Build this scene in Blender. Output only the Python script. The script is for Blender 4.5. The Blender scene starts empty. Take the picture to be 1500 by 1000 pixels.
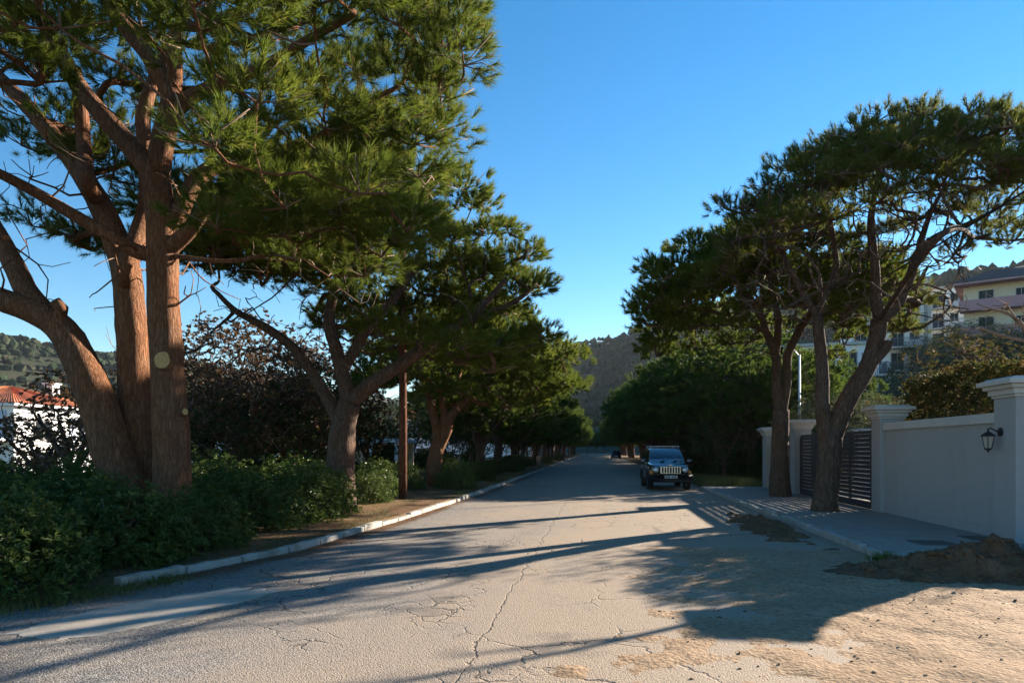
import bpy, bmesh, math, random
import numpy as np
from mathutils import Vector, Matrix, noise as mnoise

random.seed(7)
RNG = np.random.default_rng(11)
SC = bpy.context.scene
COL = SC.collection
R = math.radians

# ------------------------------------------------------------------ camera
YAW = R(7.125)            # the camera looks 7 degrees to the left of the road's axis (+Y)
CAM_H = 1.75
F = 1000.0                # focal length in photo pixels (24 mm on full frame, 1500 px wide)
CX, HY = 750.0, 657.0     # principal column, horizon row
cam_d = bpy.data.cameras.new('camera')
cam_d.lens = 24.0; cam_d.sensor_width = 36.0
cam_d.shift_y = (HY - 500.0) / 1500.0
cam_d.clip_start = 0.05; cam_d.clip_end = 8000
cam = bpy.data.objects.new('camera', cam_d); COL.objects.link(cam)
cam.location = (0, 0, CAM_H); cam.rotation_euler = (R(90), 0, YAW)
SC.camera = cam

# ------------------------------------------------------------------ sky, sun, exposure
SUN_EL = R(18.8)
SUN_AZ = R(45.0)          # clockwise from +Y (the road's axis), towards +X
world = bpy.data.worlds.new('World'); SC.world = world; world.use_nodes = True
wn = world.node_tree.nodes; wl = world.node_tree.links
wn.clear()
wo = wn.new('ShaderNodeOutputWorld'); wb = wn.new('ShaderNodeBackground'); ws = wn.new('ShaderNodeTexSky')
ws.sky_type = 'NISHITA'; ws.sun_disc = False
ws.sun_elevation = SUN_EL; ws.sun_rotation = SUN_AZ
ws.air_density = 1.0; ws.dust_density = 0.0; ws.ozone_density = 2.0
wb.inputs['Strength'].default_value = 0.060
hs = wn.new('ShaderNodeHueSaturation'); hs.inputs['Saturation'].default_value = 1.38; hs.inputs['Hue'].default_value = 0.498
wl.new(ws.outputs[0], hs.inputs['Color']); wl.new(hs.outputs[0], wb.inputs[0]); wl.new(wb.outputs[0], wo.inputs[0])
sun_d = bpy.data.lights.new('sun', 'SUN'); sun_d.energy = 5.0; sun_d.angle = R(0.53); sun_d.color = (1.0, 0.89, 0.74)
sun = bpy.data.objects.new('sun', sun_d); COL.objects.link(sun)
sdir = Vector((math.sin(SUN_AZ) * math.cos(SUN_EL), math.cos(SUN_AZ) * math.cos(SUN_EL), math.sin(SUN_EL)))
sun.rotation_euler = sdir.to_track_quat('Z', 'Y').to_euler()
sun.location = sdir * 60
SC.view_settings.view_transform = 'Standard'; SC.view_settings.look = 'None'
SC.view_settings.gamma = 1.0; SC.view_settings.use_curve_mapping = False
SC.view_settings.exposure = 1.88

# ------------------------------------------------------------------ helpers
SA, CA = math.sin(YAW), math.cos(YAW)
def at(px, py, D):
    """world point seen at photo pixel (px, py) at depth D along the view axis"""
    xc = (px - CX) / F * D
    return Vector((-D * SA + xc * CA, D * CA + xc * SA, CAM_H - (py - HY) / F * D))
def proj(p):
    D = -p[0] * SA + p[1] * CA; xc = p[0] * CA + p[1] * SA
    if D < 0.1: return (-9999, -9999, D)
    return (CX + F * xc / D, HY + F * (CAM_H - p[2]) / D, D)

def tag(o, label=None, cat=None, group=None, kind=None):
    if label: o['label'] = label
    if cat: o['category'] = cat
    if group: o['group'] = group
    if kind: o['kind'] = kind
    return o
def empty(name, loc=(0, 0, 0), rz=0.0):
    o = bpy.data.objects.new(name, None); COL.objects.link(o)
    o.location = loc; o.rotation_euler = (0, 0, rz); o.empty_display_size = 0.2
    return o
def mesh_obj(name, verts, faces, mat, parent=None, smooth=False):
    me = bpy.data.meshes.new(name); me.from_pydata([tuple(v) for v in verts], [], faces)
    if smooth: me.polygons.foreach_set('use_smooth', [True] * len(me.polygons))
    me.materials.append(mat); me.update()
    o = bpy.data.objects.new(name, me); COL.objects.link(o)
    if parent: o.parent = parent
    return o
def tri_obj(name, V, mat, parent=None):
    """V: (n,3,3) array of loose triangles"""
    n = len(V); me = bpy.data.meshes.new(name)
    me.vertices.add(n * 3); me.vertices.foreach_set('co', V.reshape(-1).astype(np.float32))
    me.loops.add(n * 3); me.loops.foreach_set('vertex_index', np.arange(n * 3, dtype=np.int32))
    me.polygons.add(n); me.polygons.foreach_set('loop_start', np.arange(0, n * 3, 3, dtype=np.int32))
    me.polygons.foreach_set('loop_total', np.full(n, 3, dtype=np.int32))
    me.materials.append(mat); me.update(); me.validate()
    o = bpy.data.objects.new(name, me); COL.objects.link(o)
    if parent: o.parent = parent
    return o
class MB:
    """collects shapes for one mesh"""
    def __init__(s): s.v = []; s.f = []
    def add(s, vs, fs):
        b = len(s.v); s.v += [tuple(v) for v in vs]; s.f += [tuple(b + i for i in f) for f in fs]; return s
    def box(s, c, size, rz=0.0, taper=1.0, rx=0.0, bev=0.0):
        sx, sy, sz = [q / 2 for q in size]; M = Matrix.Rotation(rz, 3, 'Z') @ Matrix.Rotation(rx, 3, 'X'); c = Vector(c)
        if bev <= 0:
            pts = [Vector((x * sx * (taper if z > 0 else 1), y * sy * (taper if z > 0 else 1), z * sz)) for z in (-1, 1) for x, y in ((-1, -1), (1, -1), (1, 1), (-1, 1))]
            return s.add([M @ p + c for p in pts], [(3, 2, 1, 0), (4, 5, 6, 7), (0, 1, 5, 4), (1, 2, 6, 5), (2, 3, 7, 6), (3, 0, 4, 7)])
        bm = bmesh.new(); bmesh.ops.create_cube(bm, size=1.0)
        for v in bm.verts:
            t = taper if v.co.z > 0 else 1
            v.co = Vector((v.co.x * 2 * sx * t, v.co.y * 2 * sy * t, v.co.z * 2 * sz))
        bmesh.ops.bevel(bm, geom=list(bm.edges), offset=bev, segments=2, affect='EDGES', profile=0.5)
        bm.verts.index_update()
        s.add([M @ v.co + c for v in bm.verts], [tuple(v.index for v in f.verts) for f in bm.faces]); bm.free(); return s
    def lathe(s, prof, c=(0, 0, 0), n=16, axis='Z', cap=True):
        c = Vector(c); vs = []
        for r, z in prof:
            for k in range(n):
                a = 2 * math.pi * k / n; p = Vector((r * math.cos(a), r * math.sin(a), z))
                if axis == 'X': p = Vector((p.z, p.x, p.y))
                elif axis == 'Y': p = Vector((p.x, p.z, -p.y))
                vs.append(p + c)
        fs = [(i * n + k, i * n + (k + 1) % n, (i + 1) * n + (k + 1) % n, (i + 1) * n + k) for i in range(len(prof) - 1) for k in range(n)]
        if cap: fs += [tuple(range(n - 1, -1, -1)), tuple(range((len(prof) - 1) * n, len(prof) * n))]
        return s.add(vs, fs)
    def tube(s, pts, rad, n=6):
        pts = [Vector(p) for p in pts]; rad = rad if isinstance(rad, (list, tuple)) else [rad] * len(pts)
        vs, fs = tube_rings(pts, rad, n); return s.add(vs, fs)
    def prism(s, poly, z0, z1):
        n = len(poly)
        vs = [(x, y, z0) for x, y in poly] + [(x, y, z1) for x, y in poly]
        fs = [tuple(range(n - 1, -1, -1)), tuple(range(n, 2 * n))] + [(i, (i + 1) % n, n + (i + 1) % n, n + i) for i in range(n)]
        return s.add(vs, fs)
    def build(s, name, mat, parent=None, smooth=False): return mesh_obj(name, s.v, s.f, mat, parent, smooth)

def tube_rings(pts, rad, n, jitter=None):
    vs, fs = [], []; t = (pts[1] - pts[0]).normalized()
    u = t.orthogonal().normalized()
    for i, p in enumerate(pts):
        t2 = (pts[min(i + 1, len(pts) - 1)] - pts[max(i - 1, 0)])
        if t2.length > 1e-6: t = t2.normalized()
        u = (u - t * u.dot(t))
        u = u.normalized() if u.length > 1e-6 else t.orthogonal().normalized()
        w = t.cross(u)
        for k in range(n):
            a = 2 * math.pi * k / n; r = rad[i]
            d = u * math.cos(a) + w * math.sin(a)
            if jitter: r *= jitter(p, d, rad[i])
            vs.append(p + d * r)
    for i in range(len(pts) - 1):
        for k in range(n):
            fs.append((i * n + k, i * n + (k + 1) % n, (i + 1) * n + (k + 1) % n, (i + 1) * n + k))
    fs.append(tuple(range(n - 1, -1, -1))); b = (len(pts) - 1) * n; fs.append(tuple(range(b, b + n)))
    return vs, fs
def catmull(P, step):
    out = []; P = [Vector(p) for p in P]
    for i in range(len(P) - 1):
        p0 = P[max(i - 1, 0)]; p1 = P[i]; p2 = P[i + 1]; p3 = P[min(i + 2, len(P) - 1)]
        n = max(1, int((p2 - p1).length / step))
        for k in range(n):
            t = k / n
            out.append((i + t, 0.5 * ((2 * p1) + (p2 - p0) * t + (2 * p0 - 5 * p1 + 4 * p2 - p3) * t * t + (3 * p1 - p0 - 3 * p2 + p3) * t ** 3)))
    out.append((len(P) - 1.0, P[-1])); return out
def copy_thing(o, parent=None):
    c = o.copy(); COL.objects.link(c); c.parent = parent
    for ch in o.children: copy_thing(ch, c)
    return c

# ------------------------------------------------------------------ materials
class NT:
    def __init__(s, name):
        s.m = bpy.data.materials.new(name); s.m.use_nodes = True; s.t = s.m.node_tree; s.t.nodes.clear()
        s.out = s.n('ShaderNodeOutputMaterial'); s.geo = None
    def n(s, t, **kw):
        x = s.t.nodes.new(t)
        for k, v in kw.items():
            if k in x.inputs.keys(): 
                if hasattr(v, 'is_linked'): s.t.links.new(v, x.inputs[k])
                else: x.inputs[k].default_value = v
            else: setattr(x, k, v)
        return x
    def l(s, a, b): s.t.links.new(a, b)
    def pos(s, sc=(1, 1, 1), obj=False):
        if obj: o = s.n('ShaderNodeTexCoord').outputs['Object']
        else: o = s.n('ShaderNodeNewGeometry').outputs['Position']
        mp = s.n('ShaderNodeMapping'); mp.inputs['Scale'].default_value = sc; s.l(o, mp.inputs['Vector']); return mp.outputs[0]
    def noise(s, vec, scale, detail=4, rough=0.55, dist=0.0):
        x = s.n('ShaderNodeTexNoise'); s.l(vec, x.inputs['Vector']); x.inputs['Scale'].default_value = scale
        x.inputs['Detail'].default_value = detail; x.inputs['Roughness'].default_value = rough; x.inputs['Distortion'].default_value = dist
        return x.outputs['Fac']
    def vor(s, vec, scale, feature='F1', out='Distance', rand=1.0):
        x = s.n('ShaderNodeTexVoronoi'); x.feature = feature; s.l(vec, x.inputs['Vector']); x.inputs['Scale'].default_value = scale
        x.inputs['Randomness'].default_value = rand; return x.outputs[out]
    def ramp(s, fac, stops, interp='LINEAR'):
        x = s.n('ShaderNodeValToRGB'); s.l(fac, x.inputs[0]); cr = x.color_ramp; cr.interpolation = interp
        while len(cr.elements) > 1: cr.elements.remove(cr.elements[-1])
        for i, (p, c) in enumerate(stops):
            e = cr.elements[0] if i == 0 else cr.elements.new(p)
            e.position = p; e.color = (c, c, c, 1) if isinstance(c, (int, float)) else (*c, 1)
        return x.outputs[0]
    def mix(s, fac, a, b, mode='MIX'):
        x = s.n('ShaderNodeMix'); x.data_type = 'RGBA'; x.blend_type = mode
        for v, sock in ((fac, x.inputs[0]), (a, x.inputs[6]), (b, x.inputs[7])):
            if hasattr(v, 'is_linked'): s.l(v, sock)
            elif sock == x.inputs[0]: sock.default_value = v
            else: sock.default_value = (*v, 1) if len(v) == 3 else v
        return x.outputs[2]
    def math(s, op, a, b=0.0, clamp=False):
        x = s.n('ShaderNodeMath'); x.operation = op; x.use_clamp = clamp
        for v, sock in ((a, x.inputs[0]), (b, x.inputs[1])):
            if hasattr(v, 'is_linked'): s.l(v, sock)
            else: sock.default_value = v
        return x.outputs[0]
    def bump(s, h, strength=0.5, dist=0.02):
        x = s.n('ShaderNodeBump'); x.inputs['Strength'].default_value = strength; x.inputs['Distance'].default_value = dist
        s.l(h, x.inputs['Height']); return x.outputs[0]
    def bsdf(s, color, rough=0.8, normal=None, metal=0.0, spec=0.3, trans=0.0, coat=0.0, translucent=0.0):
        b = s.n('ShaderNodeBsdfPrincipled')
        for v, k in ((color, 'Base Color'), (rough, 'Roughness')):
            if hasattr(v, 'is_linked'): s.l(v, b.inputs[k])
            else: b.inputs[k].default_value = (*v, 1) if k == 'Base Color' else v
        b.inputs['Metallic'].default_value = metal; b.inputs['Specular IOR Level'].default_value = spec
        b.inputs['Transmission Weight'].default_value = trans; b.inputs['Coat Weight'].default_value = coat
        if normal is not None: s.l(normal, b.inputs['Normal'])
        o = b.outputs[0]
        if translucent > 0:
            t = s.n('ShaderNodeBsdfTranslucent')
            if hasattr(color, 'is_linked'): s.l(color, t.inputs[0])
            else: t.inputs[0].default_value = (*color, 1)
            mx = s.n('ShaderNodeMixShader'); mx.inputs[0].default_value = translucent; s.l(o, mx.inputs[1]); s.l(t.outputs[0], mx.inputs[2]); o = mx.outputs[0]
        s.l(o, s.out.inputs['Surface']); return s.m

def m_plain(name, col, rough=0.7, var=0.12, scale=3.0, bump=0.0, bscale=40, metal=0.0, spec=0.3, coat=0.0):
    t = NT(name); p = t.pos()
    n = t.noise(p, scale, 5, 0.6)
    c = t.mix(n, tuple(x * (1 - var) for x in col), tuple(min(1, x * (1 + var)) for x in col))
    nm = t.bump(t.noise(p, bscale, 3), bump, 0.01) if bump else None
    return t.bsdf(c, rough, nm, metal, spec, coat=coat)
def m_leaf(name, c1, c2, c3, scale=1.2, fine=9.0, rough=0.5, tl=0.25, spec=0.3):
    t = NT(name); p = t.pos()
    a = t.noise(p, scale, 3); b = t.noise(p, fine, 2)
    c = t.mix(t.ramp(a, [(0.35, 0.0), (0.65, 1.0)]), c1, c2)
    c = t.mix(t.ramp(b, [(0.5, 0.0), (0.72, 1.0)]), c, c3)
    return t.bsdf(c, rough, None, 0, spec, translucent=tl)
M = {}
M['needles'] = m_leaf('pine_needles', (0.090, 0.130, 0.017), (0.128, 0.162, 0.022), (0.20, 0.19, 0.036), 0.7, 5.0, 0.6, 0.48, 0.1)
M['needles_far'] = m_leaf('pine_needles_far', (0.066, 0.108, 0.018), (0.090, 0.132, 0.020), (0.130, 0.150, 0.028), 0.5, 3.0, 0.6, 0.42, 0.1)
M['shrub'] = m_leaf('glossy_shrub_leaves', (0.050, 0.085, 0.018), (0.080, 0.125, 0.022), (0.19, 0.21, 0.045), 1.5, 12, 0.42, 0.28, 0.3)
M['shrub_light'] = m_leaf('light_shrub_leaves', (0.07, 0.12, 0.02), (0.10, 0.15, 0.025), (0.2, 0.2, 0.04), 1.5, 12, 0.35, 0.3, 0.4)
M['broad'] = m_leaf('garden_tree_leaves', (0.030, 0.055, 0.014), (0.05, 0.08, 0.02), (0.09, 0.10, 0.03), 0.8, 6, 0.6, 0.25, 0.12)
M['dry'] = m_leaf('dry_brown_leaves', (0.10, 0.055, 0.028), (0.16, 0.09, 0.04), (0.23, 0.14, 0.06), 0.9, 7, 0.6, 0.25)
M['hedge'] = m_leaf('clipped_hedge_leaves', (0.055, 0.065, 0.018), (0.085, 0.08, 0.022), (0.21, 0.115, 0.038), 0.6, 6, 0.65, 0.35, 0.1)
M['olive'] = m_leaf('olive_leaves', (0.075, 0.095, 0.048), (0.11, 0.13, 0.07), (0.16, 0.175, 0.10), 0.6, 5, 0.7, 0.25, 0.1)
M['grass'] = m_leaf('verge_grass', (0.09, 0.12, 0.025), (0.14, 0.15, 0.035), (0.24, 0.20, 0.08), 0.9, 8, 0.5, 0.35)
M['litter'] = m_leaf('fallen_needles', (0.20, 0.095, 0.045), (0.27, 0.14, 0.07), (0.34, 0.20, 0.11), 2.0, 20, 0.8, 0.1)
M['scrub'] = m_leaf('hill_wood_leaves', (0.016, 0.028, 0.014), (0.027, 0.040, 0.018), (0.065, 0.052, 0.032), 0.01, 0.05, 0.8, 0.04, 0.05)
M['needles_thin'] = m_leaf('olive_pine_needles', (0.095, 0.118, 0.022), (0.135, 0.150, 0.028), (0.22, 0.19, 0.045), 0.7, 5.0, 0.6, 0.5, 0.1)

def m_bark(name, red, grey, pale, orange=0.5):
    t = NT(name); p = t.pos((1, 1, 0.20)); q = t.pos()
    nx = t.n('ShaderNodeTexNoise'); t.l(p, nx.inputs['Vector']); nx.inputs['Scale'].default_value = 9.0; nx.inputs['Detail'].default_value = 6; nx.inputs['Roughness'].default_value = 0.65
    sc = t.n('ShaderNodeVectorMath'); sc.operation = 'SCALE'; sc.inputs['Scale'].default_value = 0.16; t.l(nx.outputs['Color'], sc.inputs[0])
    mv = t.n('ShaderNodeVectorMath'); mv.operation = 'ADD'; t.l(p, mv.inputs[0]); t.l(sc.outputs[0], mv.inputs[1])
    vo = t.n('ShaderNodeTexVoronoi'); t.l(mv.outputs[0], vo.inputs['Vector']); vo.inputs['Scale'].default_value = 17.0
    sep = t.n('ShaderNodeSeparateColor'); t.l(vo.outputs['Color'], sep.inputs[0])
    e = t.vor(mv.outputs[0], 17.0, 'DISTANCE_TO_EDGE')
    rid = t.noise(p, 16.0, 8, 0.7, 0.6); fine = t.noise(p, 70, 4, 0.7); big = t.noise(q, 1.1, 4)
    c = t.mix(t.ramp(big, [(0.38, 0.0), (0.62, 1.0)]), red, grey)
    c = t.mix(t.math('MULTIPLY', sep.outputs[0], 0.55), c, tuple(x * 0.62 for x in grey))
    c = t.mix(t.ramp(rid, [(0.52, 0.0), (0.72, 0.85)]), c, pale)
    c = t.mix(t.ramp(rid, [(0.30, 0.75), (0.47, 0.0)]), c, tuple(x * 0.42 for x in red))
    c = t.mix(t.ramp(e, [(0.0, 0.8), (0.14, 0.0)]), c, tuple(x * 0.40 for x in red))
    h = t.math('ADD', t.math('MULTIPLY', t.ramp(e, [(0.0, 0.0), (0.30, 1.0)]), 0.6), t.math('MULTIPLY', rid, 1.4))
    h = t.math('ADD', h, t.math('MULTIPLY', fine, 0.3))
    return t.bsdf(c, 0.92, t.bump(h, 1.0, 0.05), 0, 0.12)
M['bark'] = m_bark('red_pine_bark', (0.38, 0.165, 0.080), (0.29, 0.155, 0.095), (0.41, 0.25, 0.16))
M['bark_grey'] = m_bark('grey_pine_bark', (0.20, 0.115, 0.075), (0.175, 0.125, 0.098), (0.29, 0.22, 0.175))
M['twig'] = m_plain('dead_grey_twigs', (0.21, 0.145, 0.105), 0.9, 0.3, 6)
M['cutwood'] = m_plain('pale_sawn_wood', (0.50, 0.31, 0.13), 0.85, 0.5, 26, 0.3, 60)

def m_road():
    t = NT('worn_asphalt'); p = t.pos(); pl = t.pos((1, 0.10, 1))
    ag = t.n('ShaderNodeTexVoronoi'); t.l(p, ag.inputs['Vector']); ag.inputs['Scale'].default_value = 70
    agd = ag.outputs['Distance']; sep = t.n('ShaderNodeSeparateColor'); t.l(ag.outputs['Color'], sep.inputs[0])
    base = t.ramp(sep.outputs[0], [(0.0, (0.125, 0.110, 0.098)), (0.45, (0.25, 0.222, 0.195)), (0.85, (0.355, 0.322, 0.285)), (1.0, (0.52, 0.48, 0.43))])
    base = t.mix(t.ramp(agd, [(0.45, 0.0), (0.75, 1.0)]), base, (0.09, 0.078, 0.068))
    lane = t.noise(pl, 0.9, 5, 0.6)
    patch = t.noise(p, 0.55, 6, 0.62, 0.4)
    sx = t.n('ShaderNodeSeparateXYZ'); t.l(p, sx.inputs[0])
    # sand washed over the road from the dirt on the wall's side
    side = t.n('ShaderNodeMapRange'); t.l(sx.outputs[0], side.inputs[0])
    side.inputs[1].default_value = -4.0; side.inputs[2].default_value = 2.2; side.inputs[3].default_value = 0.0; side.inputs[4].default_value = 0.40
    dust = t.math('ADD', t.math('ADD', t.math('MULTIPLY', lane, 0.55), t.math('MULTIPLY', patch, 0.55)), side.outputs[0])
    dustf = t.ramp(dust, [(0.50, 0.0), (0.78, 0.85)])
    fine = t.noise(p, 25, 5, 0.65)
    dustc = t.mix(fine, (0.29, 0.207, 0.138), (0.41, 0.302, 0.207))
    col = t.mix(t.math('MULTIPLY', dustf, t.ramp(fine, [(0.25, 0.55), (0.6, 1.0)])), base, dustc)
    grey = t.noise(pl, 0.35, 4, 0.5)
    col = t.mix(t.ramp(grey, [(0.40, 0.0), (0.7, 0.30)]), col, (0.23, 0.215, 0.20))
    # cracks
    dn = t.n('ShaderNodeTexNoise'); t.l(p, dn.inputs['Vector']); dn.inputs['Scale'].default_value = 2.2; dn.inputs['Detail'].default_value = 6
    sc = t.n('ShaderNodeVectorMath'); sc.operation = 'SCALE'; sc.inputs['Scale'].default_value = 0.55; t.l(dn.outputs['Color'], sc.inputs[0])
    mv = t.n('ShaderNodeVectorMath'); mv.operation = 'ADD'; t.l(p, mv.inputs[0]); t.l(sc.outputs[0], mv.inputs[1])
    e1 = t.vor(mv.outputs[0], 0.75, 'DISTANCE_TO_EDGE'); e2 = t.vor(mv.outputs[0], 3.2, 'DISTANCE_TO_EDGE')
    cm = t.noise(p, 0.30, 3)
    k1 = t.math('MULTIPLY', t.ramp(e1, [(0.0, 1.0), (0.014, 0.0)]), t.ramp(cm, [(0.46, 0.0), (0.58, 1.0)]))
    cm2 = t.noise(p, 0.42, 3, 0.5, 1.0)
    k2 = t.math('MULTIPLY', t.ramp(e2, [(0.0, 1.0), (0.05, 0.0)]), t.ramp(cm2, [(0.56, 0.0), (0.66, 1.0)]))
    # the long seam between two paving runs
    seam = t.math('ABSOLUTE', t.math('ADD', t.math('ADD', sx.outputs[0], 1.05), t.math('MULTIPLY', t.math('SUBTRACT', t.noise(p, 1.6, 5, 0.7), 0.5), 0.35)))
    k3 = t.ramp(seam, [(0.0, 1.0), (0.016, 0.0)])
    crack = t.math('MAXIMUM', t.math('MAXIMUM', k1, k2), t.math('MULTIPLY', k3, 0.8))
    col = t.mix(t.math('MULTIPLY', crack, 0.85), col, (0.055, 0.045, 0.037))
    h = t.math('SUBTRACT', t.math('ADD', t.math('MULTIPLY', t.math('SUBTRACT', 1.0, agd), 0.55), t.math('MULTIPLY', patch, 1.2)), t.math('MULTIPLY', crack, 1.6))
    return t.bsdf(col, 0.85, t.bump(h, 0.75, 0.012), 0, 0.25)
M['road'] = m_road()
def m_soil(name, a, b, c, scale=1.0, bump=0.8, dist=0.03):
    t = NT(name); p = t.pos()
    n1 = t.noise(p, 1.3 * scale, 6, 0.65); n2 = t.noise(p, 14 * scale, 6, 0.7); v = t.vor(p, 26 * scale)
    col = t.mix(t.ramp(n1, [(0.35, 0.0), (0.65, 1.0)]), a, b)
    col = t.mix(t.ramp(n2, [(0.46, 0.0), (0.66, 0.95)]), col, c)
    h = t.math('ADD', t.math('MULTIPLY', n2, 1.3), t.math('MULTIPLY', v, 0.5))
    return t.bsdf(col, 0.95, t.bump(h, bump, dist), 0, 0.1)
M['dirt'] = m_soil('pale_trodden_dirt', (0.41, 0.285, 0.180), (0.31, 0.205, 0.125), (0.20, 0.13, 0.08), 1.0, 0.8, 0.022)
M['soil'] = m_soil('dark_dug_soil', (0.13, 0.075, 0.042), (0.19, 0.115, 0.065), (0.085, 0.05, 0.03), 1.5)
M['verge'] = m_soil('needle_covered_soil', (0.17, 0.095, 0.05), (0.13, 0.095, 0.045), (0.25, 0.15, 0.085), 1.6)
def m_ground():
    t = NT('dry_hillside'); p = t.pos()
    n1 = t.noise(p, 0.02, 6, 0.65); n2 = t.noise(p, 0.25, 5, 0.7); n3 = t.noise(p, 3.0, 5, 0.7)
    col = t.mix(t.ramp(n1, [(0.4, 0.0), (0.6, 1.0)]), (0.028, 0.033, 0.018), (0.062, 0.055, 0.036))
    col = t.mix(t.ramp(n2, [(0.45, 0.0), (0.62, 1.0)]), col, (0.028, 0.038, 0.018))
    col = t.mix(t.ramp(n3, [(0.5, 0.0), (0.8, 0.4)]), col, (0.10, 0.08, 0.05))
    return t.bsdf(col, 0.95, t.bump(n3, 0.5, 0.1), 0, 0.1)
M['ground'] = m_ground()
def m_pave():
    t = NT('small_grey_pavers'); p = t.pos()
    b = t.n('ShaderNodeTexBrick'); t.l(p, b.inputs['Vector']); b.inputs['Scale'].default_value = 1.0
    b.inputs['Brick Width'].default_value = 0.2; b.inputs['Row Height'].default_value = 0.1; b.inputs['Mortar Size'].default_value = 0.006
    b.inputs['Color1'].default_value = (0.25, 0.235, 0.215, 1); b.inputs['Color2'].default_value = (0.34, 0.31, 0.28, 1); b.inputs['Mortar'].default_value = (0.10, 0.085, 0.07, 1)
    n = t.noise(p, 0.8, 5, 0.6)
    col = t.mix(t.ramp(n, [(0.4, 0.0), (0.75, 0.6)]), b.outputs['Color'], (0.33, 0.26, 0.18))
    h = t.math('SUBTRACT', t.math('MULTIPLY', t.noise(p, 60, 3), 0.3), b.outputs['Fac'])
    return t.bsdf(col, 0.85, t.bump(h, 0.6, 0.008), 0, 0.25)
M['pave'] = m_pave()
def m_stain(name, col, dirt, rough=0.8, bscale=30, bstr=0.25, amount=0.45):
    t = NT(name); p = t.pos(); ps = t.pos((1.5, 1.5, 0.25))
    n = t.noise(ps, 1.1, 6, 0.65); m = t.noise(p, 8, 4)
    c = t.mix(t.ramp(n, [(0.48, 0.0), (0.78, amount)]), col, dirt)
    c = t.mix(t.ramp(m, [(0.45, 0.0), (0.8, 0.25)]), c, dirt)
    return t.bsdf(c, rough, t.bump(t.noise(p, bscale, 4, 0.7), bstr, 0.006), 0, 0.25)
M['kerb'] = m_stain('whitewashed_kerb', (0.44, 0.41, 0.36), (0.20, 0.15, 0.10), 0.9, 25, 0.9, 1.0)
M['kerb_grey'] = m_stain('grey_concrete_kerb', (0.36, 0.34, 0.31), (0.22, 0.17, 0.12), 0.85, 25, 0.5, 0.7)
M['concrete'] = m_stain('pale_concrete', (0.42, 0.37, 0.31), (0.32, 0.25, 0.175), 0.9, 18, 0.6, 0.9)
M['render'] = m_stain('pale_grey_render', (0.34, 0.33, 0.325), (0.27, 0.25, 0.235), 0.85, 55, 0.25, 0.5)
M['trim'] = m_stain('off_white_moulding', (0.50, 0.475, 0.445), (0.34, 0.30, 0.26), 0.8, 45, 0.2, 0.5)
M['white'] = m_stain('white_house_plaster', (0.80, 0.79, 0.78), (0.66, 0.63, 0.60), 0.85, 30, 0.15, 0.3)
M['cream'] = m_stain('cream_house_plaster', (0.66, 0.58, 0.44), (0.52, 0.44, 0.33), 0.85, 30, 0.15, 0.3)
M['mauve'] = m_stain('mauve_house_plaster', (0.42, 0.25, 0.27), (0.33, 0.2, 0.21), 0.85, 30, 0.15, 0.3)
M['tile'] = m_stain('terracotta_roof_tile', (0.50, 0.16, 0.07), (0.33, 0.12, 0.06), 0.85, 20, 0.4, 0.7)
M['darkroof'] = m_stain('brown_roof_tile', (0.14, 0.09, 0.075), (0.10, 0.07, 0.06), 0.85, 20, 0.4, 0.7)
M['gate'] = m_plain('charcoal_gate_paint', (0.045, 0.040, 0.044), 0.5, 0.15, 4)
M['black'] = m_plain('black_cast_metal', (0.02, 0.02, 0.022), 0.5, 0.1, 6)
M['pole_wood'] = m_bark('creosoted_pole_wood', (0.21, 0.085, 0.05), (0.17, 0.08, 0.05), (0.27, 0.14, 0.09))
M['steel'] = m_plain('galvanised_steel', (0.62, 0.63, 0.65), 0.5, 0.1, 5, metal=0.2)
M['iron'] = m_plain('rusty_cast_iron', (0.10, 0.085, 0.075), 0.7, 0.3, 9, 0.5, 90)
M['shutter'] = m_plain('pale_blue_shutter', (0.42, 0.47, 0.58), 0.6, 0.1, 4)
M['rail'] = m_plain('dark_railing', (0.10, 0.11, 0.13), 0.5, 0.1, 4)
def m_glass(name, col=(0.02, 0.025, 0.03)):
    t = NT(name); return t.bsdf(col, 0.08, None, 0, 0.12)
M['glass'] = m_glass('window_glass')
M['lampglass'] = m_plain('frosted_lantern_glass', (0.30, 0.29, 0.26), 0.25, 0.1, 8)
M['paint'] = m_plain('black_car_paint', (0.008, 0.009, 0.013), 0.22, 0.1, 2, spec=0.6, coat=0.8)
M['paint_blue'] = m_plain('dark_blue_car_paint', (0.012, 0.02, 0.05), 0.25, 0.1, 2, spec=0.6, coat=0.8)
M['carplastic'] = m_plain('dark_bumper_plastic', (0.022, 0.022, 0.024), 0.6, 0.1, 12)
M['chrome'] = m_plain('chrome', (0.50, 0.51, 0.53), 0.22, 0.03, 3, metal=1.0)
M['rubber'] = m_plain('tyre_rubber', (0.02, 0.02, 0.02), 0.85, 0.2, 20)
M['amber'] = m_plain('amber_lens', (0.75, 0.28, 0.03), 0.2, 0.05, 3)
M['lens'] = m_plain('headlight_lens', (0.68, 0.70, 0.72), 0.12, 0.05, 3, metal=0.5)
M['plate'] = m_plain('white_plate', (0.62, 0.63, 0.66), 0.5, 0.05, 3)
M['paper'] = m_plain('white_paper', (0.75, 0.75, 0.77), 0.8, 0.1, 20)
M['cable'] = m_plain('black_cable', (0.015, 0.015, 0.016), 0.6, 0.1, 3)
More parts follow.
